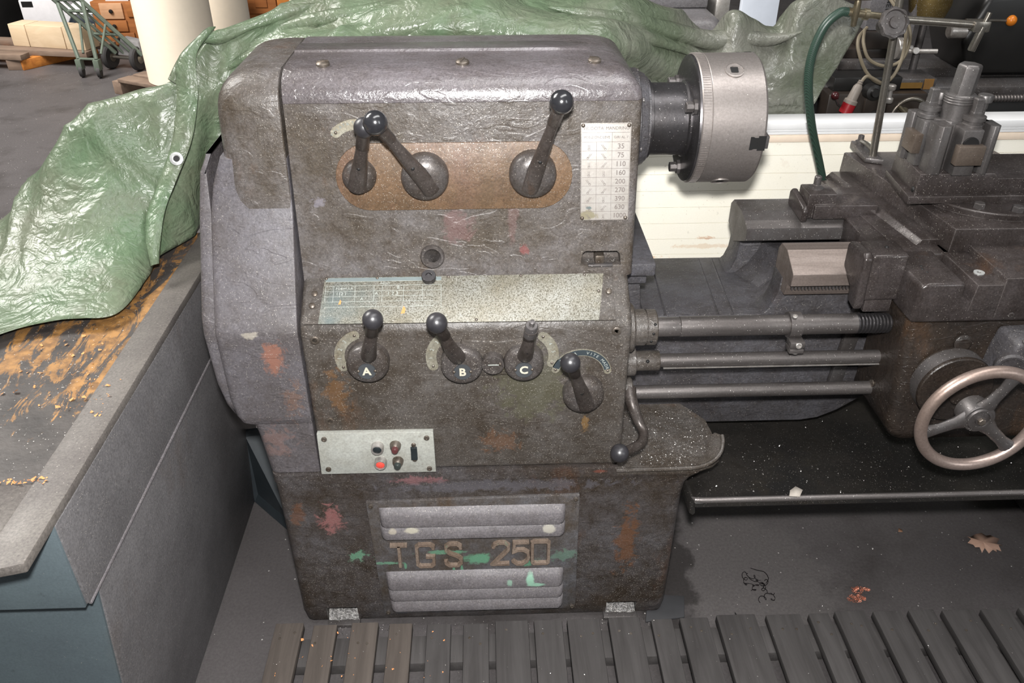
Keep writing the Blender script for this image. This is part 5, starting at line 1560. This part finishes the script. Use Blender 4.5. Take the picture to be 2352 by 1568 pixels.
for z in (0.845, 0.885):
    MB().rev([(0.012, 0), (0.014, 0.003), (0.014, 0.014), (0.012, 0.016)], (1.275, 1.26, z), (0, 0, 1), 16).build('shift_knob', M['chrome'], rl)
MB().tube([(1.275, 1.26, 0.86), (1.275, 1.26, 0.885)], 0.007, 8).build('shift_stem', M['chrome'], rl)
MB().tube([(1.148, 1.30, 0.818), (1.120, 1.27, 0.840), (1.100, 1.25, 0.866)], 0.004, 8).build('lever_arm', M['iron'], rl)
MB().ball((1.097, 1.248, 0.872), 0.0125, 20, 12).build('lever_knob', plain('dark_red_ball', (58, 22, 24), 0.25), rl)
# tool head with its motor box
MB().box((1.235, 1.44, 0.965), (1.34, 1.58, 1.02)).build('tool_head', M['rbrown'], rl, 0.003)
mb_ = MB().box((1.24, 1.46, 1.02), (1.33, 1.58, 1.2)).build('motor_box', M['rgrey'], rl, 0.004)
MB().box((1.255, 1.452, 0.998), (1.325, 1.461, 1.016)).build('blue_label', plain('blue_label', (46, 112, 178), 0.4), rl)
tx = text_mesh('SIEMENS', 0.026, 0.0005, lambda a, c_, h: (1.300 - c_ * 0.8, 1.4585 - h, 1.105 - a))
tx.build('lettering', M['rdark'], mb_)
b = MB().rev([(0.03, 0.0), (0.055, 0.012), (0.065, 0.05), (0.06, 0.14)], (1.43, 1.46, 1.055), (0.05, 0, 1), 32)
b.build('brass_cup', steel('gold_brass_cup', (150, 130, 84), (96, 80, 48), 12, (0.3, 0.5), 0.8, 0.1), rl)
MB().tube([(1.43, 1.46, 0.89), (1.43, 1.46, 1.06)], 0.012, 10).build('cup_stem', M['iron'], rl)
MB().box((1.375, 1.43, 0.95), (1.385, 1.47, 1.2)).build('splash_strip', M['rgrey'], rl)
# tailstock
b = MB()
b.prism([(1.60, 0.885), (1.58, 0.93), (1.55, 1.0), (1.60, 1.13), (2.5, 1.2), (2.5, 0.885)], 'y', 1.42, 1.68)
b.build('tailstock', M['rdark'], rl, 0.02, 3)
MB().rev([(0.022, 0), (0.022, 0.05), (0.018, 0.054)], (1.56, 1.44, 1.02), (-1, 0, 0), 20).build('quill', M['chrome'], rl)
MB().tube([(1.53, 1.40, 1.063), (1.675, 1.42, 1.055)], 0.0045, 8).build('clamp_lever', M['pipe'], rl)
MB().ball((1.69, 1.42, 1.056), 0.017, 20, 14).build('clamp_knob', plain('orange_ball', (206, 118, 32), 0.3), rl)
# loops of cable and the red plug hung on it
M['cable'] = plain('grey_rubber_cable', (118, 108, 90), 0.6)
cb = thing('power_cable', 'grey power cable looped over the rear lathe ending in a red plug', 'cable', (1.24, 1.25, 0.9))
MB().tube(spline([(1.24, 1.40, 1.16), (1.285, 1.30, 1.075), (1.293, 1.275, 0.994), (1.275, 1.265, 0.928), (1.240, 1.262, 0.905), (1.19, 1.268, 0.936), (1.152, 1.275, 1.0), (1.155, 1.30, 1.035), (1.20, 1.36, 1.05)], 8), 0.0052, 8).build('cable_loop', M['cable'], cb)
MB().tube(spline([(1.25, 1.40, 1.16), (1.305, 1.30, 1.06), (1.30, 1.28, 0.98), (1.25, 1.27, 0.955), (1.19, 1.27, 0.975), (1.165, 1.28, 1.02), (1.18, 1.33, 1.05)], 8), 0.0052, 8).build('cable_loop', M['cable'], cb)
MB().tube(spline([(1.24, 1.262, 0.905), (1.20, 1.255, 0.925), (1.182, 1.252, 0.928), (1.168, 1.25, 0.908)], 6), 0.0052, 8).build('cable_end', M['cable'], cb)
pd = Vector((-0.30, -0.02, -1)).normalized()
MB().rev([(0.006, 0), (0.008, 0.002), (0.007, 0.006), (0.009, 0.008), (0.008, 0.012), (0.010, 0.014), (0.014, 0.022), (0.016, 0.06), (0.021, 0.064), (0.021, 0.074)], (1.170, 1.25, 0.918), pd, 20).build('plug_body', plain('dirty_white_plug', (122, 114, 106), 0.5), cb)
MB().rev([(0.0205, 0.074), (0.0205, 0.105), (0.018, 0.107), (0.017, 0.09), (0, 0.09)], (1.170, 1.25, 0.918), pd, 20).build('plug_collar', plain('red_plug_collar', (142, 22, 30), 0.4), cb)
tag(MB().box((0.905, 1.72, 0.0), (1.035, 1.75, 1.25)).build('pale_sheet', plain('pale_grey_sheet', (206, 212, 222), 0.5, 0, 0.04), None, 0.002), 'pale grey upright sheet behind the tarpaulin', 'sheet')

# ================================================================== things on the hall floor, far left
M['pine'] = woodmat('orange_pine', (206, 134, 62), (160, 96, 42), 'x', 0.4)
M['pinegrey'] = woodmat('weathered_plank', (140, 120, 104), (112, 94, 82), 'x', 0.4)
M['palewood'] = woodmat('pale_lime_wood', (222, 200, 170), (206, 182, 150), 'x', 0.3, 0.6, 0.92)
M['chestwood'] = woodmat('brown_chest_wood', (164, 104, 56), (130, 78, 40), 'x', 0.4)
M['lightchest'] = woodmat('light_drawer_wood', (200, 156, 120), (178, 134, 100), 'x', 0.4)


def obox(c, d, lx, ly, z0, z1):
    """box whose long side runs along unit direction d from corner c"""
    c, d = Vector(c), Vector(d).normalized()
    n = Vector((-d.y, d.x))
    q = [c, c + d * lx, c + d * lx + n * ly, c + n * ly]
    return MB().hexa([(p.x, p.y, z0) for p in q] + [(p.x, p.y, z1) for p in q])


pal = thing('wooden_pallet', 'orange and grey wooden pallet under the pale timber block', 'pallet', (-3.3, 5.4, 0))
obox((-3.40, 5.08), (0.33, 0.48), 0.62, 0.07, 0.0, 0.075).build('stringer', M['pine'], pal, 0.004)
obox((-3.72, 5.13), (0.96, -0.20), 0.34, 0.10, 0.076, 0.115).build('deck_plank', M['pinegrey'], pal, 0.004)
obox((-3.90, 5.32), (0.96, -0.19), 0.98, 0.11, 0.076, 0.115).build('deck_plank', M['pinegrey'], pal, 0.004)
obox((-3.85, 5.30), (0.33, 0.48), 0.5, 0.07, 0.0, 0.075).build('stringer', M['pine'], pal, 0.004)
MB().box((-3.52, 5.09, 0.0), (-3.41, 5.17, 0.075)).build('foot_block', M['pinegrey'], pal, 0.004)
obox((-3.90, 5.58), (0.96, -0.19), 1.05, 0.11, 0.076, 0.115).build('deck_plank', M['pinegrey'], pal, 0.004)
blk = thing('timber_bundle', 'pale timber block of three lengths strapped on the wooden pallet', 'timber', (-3.25, 5.38, 0.116))
for i, (o_, l_) in enumerate(((0, 0.145), (0.152, 0.315), (0.474, 0.165))):
    obox((Vector((-3.57, 5.36)) + Vector((0.96, -0.275)).normalized() * o_), (0.96, -0.275), l_, 0.16, 0.116, 0.275).build('timber_length', M['palewood'], blk, 0.004)
M['whitebox'] = plain('white_cardboard', (206, 204, 206), 0.7, 0, 0.05)
wc = thing('white_box', 'white box behind the pale timber block', 'box', (-3.6, 6.2, 0))
MB().box((-3.82, 6.1, 0), (-3.42, 6.5, 0.31)).build('carton', M['whitebox'], wc, 0.006)
MB().box((-3.80, 6.099, 0.255), (-3.71, 6.11, 0.30)).build('hand_hole', M['rdark'], wc)
MB().box((-3.80, 6.12, 0.312), (-3.44, 6.5, 0.5)).build('lid', M['whitebox'], wc, 0.006)
b = MB()
b.loft([rrect(-3.405 + i, -3.135 - i, 5.95 + i, 6.25 - i, z, (0.05,) * 4) for z, i in ((0.0, 0), (0.16, 0.0), (0.22, 0.03))])
tub = b.build('dark_tub', plain('dark_blue_plastic', (28, 36, 44), 0.35), None, 0.0)
tag(tub, 'dark blue plastic tub with pale papers beside the white box', 'tub')
MB().hexa([(-3.40, 5.97, 0.222), (-3.17, 5.98, 0.222), (-3.17, 6.2, 0.222), (-3.40, 6.2, 0.222), (-3.38, 5.99, 0.27), (-3.2, 6.0, 0.26), (-3.2, 6.2, 0.3), (-3.38, 6.2, 0.3)]).build('papers', M['whitebox'], tub)
tag(MB().box((-6.2, 6.0, 0), (-4.02, 8.5, 1.2)).build('dark_mass', M['rdark'], None, 0.02), 'black box added for the dark machine mass beyond the pallet', 'cabinet')  # plain black box added to fill the dark area at far left

# green stair trolley
M['green'] = plain('green_trolley_paint', (98, 108, 96), 0.45, 0.1, 0.12)
M['rubber'] = plain('black_tyre_rubber', (52, 50, 50), 0.7)
tr = thing('hand_trolley', 'green tubular hand trolley on four wheels next to the cream roll', 'trolley', (-2.75, 5.0, 0))
RA = [Vector((-2.50, 5.05, 0.11)), Vector((-2.818, 5.0, 0.505))]
RB = [Vector((-2.715, 5.12, 0.11)), Vector((-3.014, 5.03, 0.50))]
for r_ in (RA, RB):
    MB().tube([r_[0], r_[1], r_[1] + (r_[1] - r_[0]) * 0.9], 0.016, 8).build('rail', M['green'], tr)
for f_ in (0.33, 0.66):
    a0, a1 = RB[0].lerp(RA[0], f_), RB[1].lerp(RA[1], f_)
    MB().tube([a0, a1 + (a1 - a0) * 0.9], 0.009, 8).build('slat_bar', M['green'], tr)
for f_ in (0.38, 0.8, 1.0, 1.5):
    MB().tube([RB[0].lerp(RB[1], f_), RA[0].lerp(RA[1], f_)], 0.011, 8).build('crossbar', M['green'], tr)
LA, LB = RA[0].lerp(RA[1], 0.97), RB[0].lerp(RB[1], 0.95)
FA, FB = Vector((-2.755, 4.86, 0.13)), Vector((-2.89, 4.885, 0.13))
for t_, f_ in ((LA, FA), (LB, FB)):
    MB().tube([t_, f_], 0.015, 8).build('leg', M['green'], tr)
    MB().tube([RA[0].lerp(RA[1], 0.6) if t_ is LA else RB[0].lerp(RB[1], 0.6), f_ + Vector((0.03, 0.03, 0.03))], 0.009, 8).build('brace', M['green'], tr)
    MB().box((f_.x - 0.02, f_.y - 0.03, 0.055), (f_.x + 0.02, f_.y + 0.03, 0.13)).build('caster_fork', M['green'], tr, 0.004)
    MB().rev([(0.02, -0.014), (0.042, -0.012), (0.045, 0), (0.042, 0.012), (0.02, 0.014)], f_ + Vector((0, 0, 0.0455 - 0.13)), (1, 0.15, 0), 20).build('caster_wheel', M['rubber'], tr)
MB().tube([FA, FB], 0.009, 8).build('crossbar', M['green'], tr)
for p in (Vector((-2.765, 5.125, 0.085)), Vector((-2.54, 5.06, 0.085))):
    w_ = MB().rev([(0.03, -0.02), (0.075, -0.022), (0.085, -0.012), (0.085, 0.012), (0.075, 0.022), (0.03, 0.02)], p, (1, -0.3, 0), 28).build('wheel', M['rubber'], tr)
    MB().rev([(0.034, -0.024), (0.012, -0.026), (0.012, 0.026), (0.034, 0.024)], p, (1, -0.3, 0), 16).build('wheel_hub', M['pipe'], w_)
MB().tube([(-2.765, 5.125, 0.085), (-2.54, 5.06, 0.085)], 0.012, 8).build('axle', M['pipe'], tr)
MB().hexa([(-2.70, 5.10, 0.10), (-2.50, 5.04, 0.10), (-2.48, 5.16, 0.10), (-2.68, 5.22, 0.10), (-2.66, 5.12, 0.22), (-2.52, 5.08, 0.20), (-2.50, 5.16, 0.20), (-2.64, 5.2, 0.22)]).build('toe_bag', plain('grey_sack', (120, 118, 118), 0.8), tr, 0.01)

# cream rolls on a small pallet
M['roll'] = plain('cream_paper_roll', (250, 236, 214), 0.6, 0, 0.02)
M['spal'] = M['pinegrey']
sp = thing('small_pallet', 'small weathered pallet under the tall cream roll', 'pallet', (-2.1, 4.35, 0))
for i in range(5):
    obox(Vector((-2.455, 4.42)) + Vector((0.28, -0.13)) * 0 + Vector((0.30, 0.52)).normalized() * (i * 0.13), (0.52, -0.30), 0.75, 0.1, 0.085, 0.108).build('deck_board', M['spal'], sp, 0.003)
for i in range(3):
    obox(Vector((-2.44, 4.415)) + Vector((0.52, -0.30)).normalized() * (i * 0.32), (0.30, 0.52), 0.62, 0.08, 0.0, 0.085).build('bearer_block', M['spal'], sp, 0.003)
tag(MB().rev([(0.229, 0), (0.235, 0.006), (0.235, 1.0), (0.05, 1.0), (0.045, 0.9), (0, 0.9)], (-1.995, 4.42, 0.1085), (0, 0, 1), 64).build('cream_roll', M['roll']), 'tall cream paper roll standing in front on the small pallet', 'roll', 'cream rolls')
tag(MB().rev([(0.229, 0), (0.235, 0.006), (0.235, 1.0), (0.05, 1.0), (0.045, 0.9), (0, 0.9)], (-1.965, 5.25, 0.0), (0, 0, 1), 64).build('cream_roll', M['roll']), 'second cream paper roll just behind the tall one, mostly hidden', 'roll', 'cream rolls')

# chests of drawers
ch = thing('drawer_chest', 'brown chest with light drawer fronts behind the trolley', 'chest', (-2.85, 5.95, 0))
MB().box((-3.12, 5.82, 0.0), (-2.66, 6.2, 0.345)).build('carcass', M['chestwood'], ch, 0.005)
for x0, x1, z0, z1, m_ in ((-3.05, -2.87, 0.215, 0.335, 'lightchest'), (-3.06, -2.86, 0.118, 0.205, 'chestwood'), (-3.07, -2.82, 0.015, 0.108, 'chestwood'), (-2.84, -2.70, 0.23, 0.335, 'chestwood')):
    d_ = MB().box((x0, 5.805, z0), (x1, 5.822, z1)).build('drawer', M[m_], ch, 0.004)
    MB().rev([(0.013, 0), (0.017, 0.012), (0.012, 0.02), (0, 0.022)], ((x0 + x1) / 2, 5.806, (z0 + z1) / 2), (0, -1, 0), 14).build('knob', M['rdark'], d_)
MB().box((-3.0, 5.84, 0.346), (-2.82, 6.1, 0.42)).build('white_sheets', M['whitebox'], ch)
cw = thing('wooden_cabinet', 'brown wooden cabinet with panelled door beyond the tarpaulin', 'cabinet', (-1.95, 6.8, 0))
MB().box((-2.24, 6.80, 0.0), (-1.70, 7.25, 0.5)).build('carcass', M['chestwood'], cw, 0.006)
d_ = MB().box((-2.14, 6.78, 0.06), (-1.87, 6.802, 0.45)).build('door', M['chestwood'], cw, 0.004)
MB().box((-2.06, 6.77, 0.115), (-1.95, 6.782, 0.40)).build('door_panel', M['chestwood'], d_, 0.004)
MB().box((-1.86, 6.78, 0.055), (-1.72, 6.802, 0.45)).build('side_panel', M['pine'], cw, 0.004)
cl_ = thing('light_cabinet', 'light wooden cabinet leaning beside the brown cabinet', 'cabinet', (-2.35, 6.5, 0))
MB().hexa([(-2.50, 6.5, 0.0), (-2.20, 6.42, 0.0), (-2.18, 6.6, 0.0), (-2.48, 6.68, 0.0), (-2.50, 6.5, 0.155), (-2.20, 6.42, 0.205), (-2.18, 6.6, 0.205), (-2.48, 6.68, 0.155)]).build('carcass', M['lightchest'], cl_, 0.004)
MB().hexa([(-2.47, 6.485, 0.02), (-2.225, 6.42, 0.02), (-2.22, 6.43, 0.02), (-2.465, 6.495, 0.02), (-2.47, 6.485, 0.135), (-2.225, 6.42, 0.18), (-2.22, 6.43, 0.18), (-2.465, 6.495, 0.135)]).build('door', M['lightchest'], cl_, 0.003)
MB().hexa([(-2.52, 6.50, 0.17), (-2.12, 6.40, 0.222), (-2.10, 6.66, 0.222), (-2.50, 6.76, 0.17), (-2.52, 6.50, 0.25), (-2.12, 6.40, 0.30), (-2.10, 6.66, 0.30), (-2.50, 6.76, 0.25)]).build('drawer_on_top', M['palewood'], cl_, 0.004)
tag(MB().box((-2.42, 5.75, 0.0), (-1.66, 6.05, 0.12)).build('cardboard_slab', plain('pale_cardboard', (214, 190, 160), 0.7, 0, 0.04), None, 0.006), 'flat pale cardboard slab before the wooden cabinets', 'cardboard')
for x, y, r_, h_, lab in ((-1.625, 6.45, 0.05, 0.238, 'short cream roll standing right of the brown cabinet'), (-1.42, 6.5, 0.10, 0.4, 'thick white roll right of the short cream roll'), (-1.18, 6.7, 0.06, 0.35, 'thin pale roll at the end of the row of rolls')):
    tag(MB().rev([(r_ - .004, 0), (r_, 0.004), (r_, h_), (r_ * .3, h_), (r_ * .3, h_ - 0.05), (0, h_ - 0.05)], (x, y, 0), (0, 0, 1), 32).build('paper_roll', M['roll'] if r_ == 0.05 else M['whitebox']), lab, 'roll', 'rolls beside the cabinet')

# ================================================================== small things on the floor and tray
# dry leaf
lf = [(0.0, -0.036), (0.012, -0.030), (0.016, -0.041), (0.024, -0.026), (0.034, -0.034), (0.034, -0.016), (0.046, -0.016), (0.040, -0.002), (0.050, 0.008), (0.038, 0.013), (0.036, 0.026), (0.022, 0.024), (0.010, 0.030), (-0.006, 0.028), (-0.022, 0.024), (-0.034, 0.020), (-0.030, 0.008), (-0.042, 0.0), (-0.030, -0.008), (-0.034, -0.022), (-0.020, -0.020), (-0.018, -0.034), (-0.008, -0.024)]
b = MB()
vs = [(1.284, 0.196, 0.010)] + [(1.284 + x * 0.95, 0.196 + y * 0.95, 0.003 + 0.010 * abs(math.sin(i * 0.9))) for i, (x, y) in enumerate(lf)]
b.add(vs, [(0, i + 1, (i + 1) % len(lf) + 1) for i in range(len(lf))])
leaf = b.build('dry_leaf', plain('dry_brown_leaf', (168, 136, 118), 0.7, 0, 0.15), None, angle=80)
leaf.modifiers.new('thickness', 'SOLIDIFY').thickness = 0.0006
tag(leaf, 'dry pale brown plane leaf lying on the dark floor at right', 'leaf')
b = MB().add([(1.083, 0.246, 0.002), (1.093, 0.243, 0.004), (1.096, 0.252, 0.003), (1.088, 0.257, 0.005)], [(0, 1, 2, 3)])
o = b.build('leaf_scrap', plain('brown_scrap', (140, 104, 80), 0.7))
o.modifiers.new('thickness', 'SOLIDIFY').thickness = 0.0006
tag(o, 'tiny brown leaf scrap on the floor left of the dry leaf', 'leaf')
b = MB().add([(0.622, -0.046, 0.4155), (0.645, -0.048, 0.4155), (0.655, -0.030, 0.420), (0.640, -0.018, 0.422), (0.626, -0.024, 0.418)], [(0, 1, 2, 3, 4)])
b.v = [(x + 0.002 * math.sin(i * 5), y + 0.004 * math.cos(i * 7), z) for i, (x, y, z) in enumerate(b.v)]
o = b.build('paper_scrap', plain('pale_paper_scrap', (176, 168, 158), 0.7))
o.modifiers.new('thickness', 'SOLIDIFY').thickness = 0.0008
tag(o, 'pale torn scrap lying on the rim of the black chip tray', 'scrap')
# curled dark swarf
r2 = random.Random(5)
b = MB()
for k in range(9):
    p = Vector((0.632 + 0.006 * k, 0.115 - 0.010 * k + r2.uniform(-0.008, 0.008), 0.002))
    a = r2.uniform(0, 6.28)
    P = []
    for i in range(16):
        P.append(p + Vector((0.002 * i * math.cos(a) + 0.006 * math.cos(i * 0.7 + k), 0.002 * i * math.sin(a) + 0.006 * math.sin(i * 0.7 + k), 0.0035 + 0.003 * math.sin(i * 0.7))))
    b.tube(P, 0.0008, 5)
b.tube(spline([(0.655, 0.135, 0.003), (0.668, 0.125, 0.006), (0.685, 0.118, 0.006), (0.69, 0.10, 0.004), (0.68, 0.085, 0.003)], 5), 0.0009, 5)
tag(b.build('swarf_curl', steel('dark_swarf', (60, 54, 56), (30, 28, 30), 80, (0.25, 0.4), 0.8, 0)), 'tangled dark curl of metal swarf on the floor', 'swarf')
b = MB()
for k in range(60):
    a, q = r2.uniform(0, 6.28), r2.random() ** 0.5
    cx, cy = (0.885, 0.03) if k % 2 else (0.905, 0.055)
    p = Vector((cx + 0.022 * q * math.cos(a), cy + 0.010 * q * math.sin(a), 0.003))
    P = [p + Vector((0.004 * math.cos(i * 1.1 + k), 0.004 * math.sin(i * 1.1 + k) * 0.6, 0.002 * (i % 2))) for i in range(6)]
    b.tube(P, 0.0006, 4)
o = b.build('copper_turnings', plain('copper_turnings', (190, 122, 98), 0.35, 0.5))
o['kind'] = 'stuff'
tag(o, 'small clump of copper coloured turnings on the floor', 'swarf')


# little heaps of chips in the plinth pockets
M['chipheap'] = grime('heaped_metal_chips', (136, 134, 132), (62, 60, 58), (44, 42, 40), sc=190, cpos=(0.55, 0.65), dens=0.35, bumps=0.9, chips=0.3, rough=(0.3, 0.5), metal=0.4)
for x0, x1, zt, w_ in ((-0.3855, -0.3145, 0.058, 'left'), (0.2675, 0.3375, 0.05, 'right')):
    b = MB()
    n_ = 12
    b.loft([[(x0 + (x1 - x0) * k / n_, 0.002 + 0.068 * j / 8, 0.0135 + (zt - 0.0135) * (j / 8) ** 0.8 + 0.003 * noise.noise(Vector((k * 0.7, j * 0.9, x0 * 9)))) for k in range(n_ + 1)] for j in range(9)], False, False)
    o = b.build('chip_heap', M['chipheap'], None, angle=80)
    o['kind'] = 'stuff'
    tag(o, 'heap of bright metal chips in the ' + w_ + ' foot pocket of the plinth', 'chips')


# loose chips too many to count
def scatter(name, label, mat, spots, seed, lo, hi):
    r = random.Random(seed)
    b = MB()
    for fn, count in spots:
        for _ in range(count):
            p = Vector(fn(r))
            s = lo + (hi - lo) * r.random() ** 2.5
            u = Vector((r.uniform(-1, 1), r.uniform(-1, 1), r.uniform(-0.35, 0.35))).normalized()
            w = u.cross(Vector((r.uniform(-.4, .4), r.uniform(-.4, .4), 1))).normalized()
            q = r.uniform(0.25, 0.8)
            b.add([p, p + u * s, p + u * s * 0.8 + w * s * q + Vector((0, 0, s * 0.3)), p + w * s * q], [(0, 1, 2, 3)])
    me = bpy.data.meshes.new(name)
    me.from_pydata(b.v, [], b.f)
    o = link(name, me, mat, None, None, label, 'stuff')
    o['category'] = 'chips'
    return o


def on_ledge(r):
    while True:
        x, y = r.uniform(0.275, 0.48), r.uniform(0.002, 0.20)
        if x < 0.475 - 0.3 * max(0, 0.05 - y):
            return (x, y, 0.4636)


def on_tray(r):
    y = r.uniform(-0.03, 0.5) if r.random() < 0.4 else r.uniform(-0.03, 0.2)
    z = 0.3685 - 0.0345 * max(y, 0) + (0.65 * -y if y < 0 else 0)
    return (r.uniform(0.43, 1.4), y, z + 0.0012)


def pocket(x0, x1):
    return lambda r: (r.uniform(x0, x1), r.uniform(0.0, 0.065), 0.0125 + r.random() * 0.004)


def pocket_back(x0, x1, z1):
    return lambda r: (r.uniform(x0, x1), 0.066 - r.random() ** 2 * 0.045, 0.014 + (z1 - 0.014) * r.random())


scatter('metal_chips', 'bright metal chips strewn over the tray, ledge and plinth feet', M['chips'],
        ((on_ledge, 2200), (on_tray, 1500), (pocket(-0.385, -0.316), 500), (pocket(0.268, 0.336), 500),
         (pocket_back(-0.384, -0.317, 0.058), 700), (pocket_back(0.269, 0.335, 0.05), 700),
         (lambda r: (-0.348 + 0.012 * r.random(), 0.02 + 0.07 * (lambda q: q)(r.random()), 0.845), 0),
         (lambda r: (r.uniform(0.19, 0.248), r.uniform(0.1, 0.118), 0.896), 160)), 3, 0.0009, 0.0038)
scatter('floor_chips', 'fine metal chips scattered on the floor and duckboard', M['chips'],
        ((lambda r: (r.uniform(0.45, 1.5), r.uniform(-0.03, 0.5), 0.0012), 260), (lambda r: (r.uniform(-0.42, 0.42), -0.004 - 0.03 * r.random(), 0.0015), 700),
         (lambda r: (r.uniform(-0.49, 1.2), r.uniform(-0.4, -0.045), 0.0535), 320)), 8, 0.0008, 0.003)
M['woodchip'] = plain('orange_wood_flake', (214, 146, 92), 0.7, 0, 0.1)
scatter('wood_flakes', 'orange wood flakes scattered on the bench edge and duckboard', M['woodchip'],
        ((lambda r: (r.uniform(-0.72, -0.64), -0.12 + r.uniform(-0.09, 0.03), 0.7805), 40), (lambda r: (r.uniform(-0.84, -0.70), -0.05 + r.uniform(-0.12, 0.12), 0.776), 55),
         (lambda r: (r.uniform(-0.90, -0.66), -0.352 + r.uniform(-0.006, 0.006), 0.7795), 130),
         (lambda r: (r.uniform(-0.48, -0.1), r.uniform(-0.3, -0.05), 0.0535), 60), (lambda r: (-0.345 + r.random() * 0.008, r.uniform(0.0, 0.08), 0.86), 0)), 4, 0.002, 0.009)
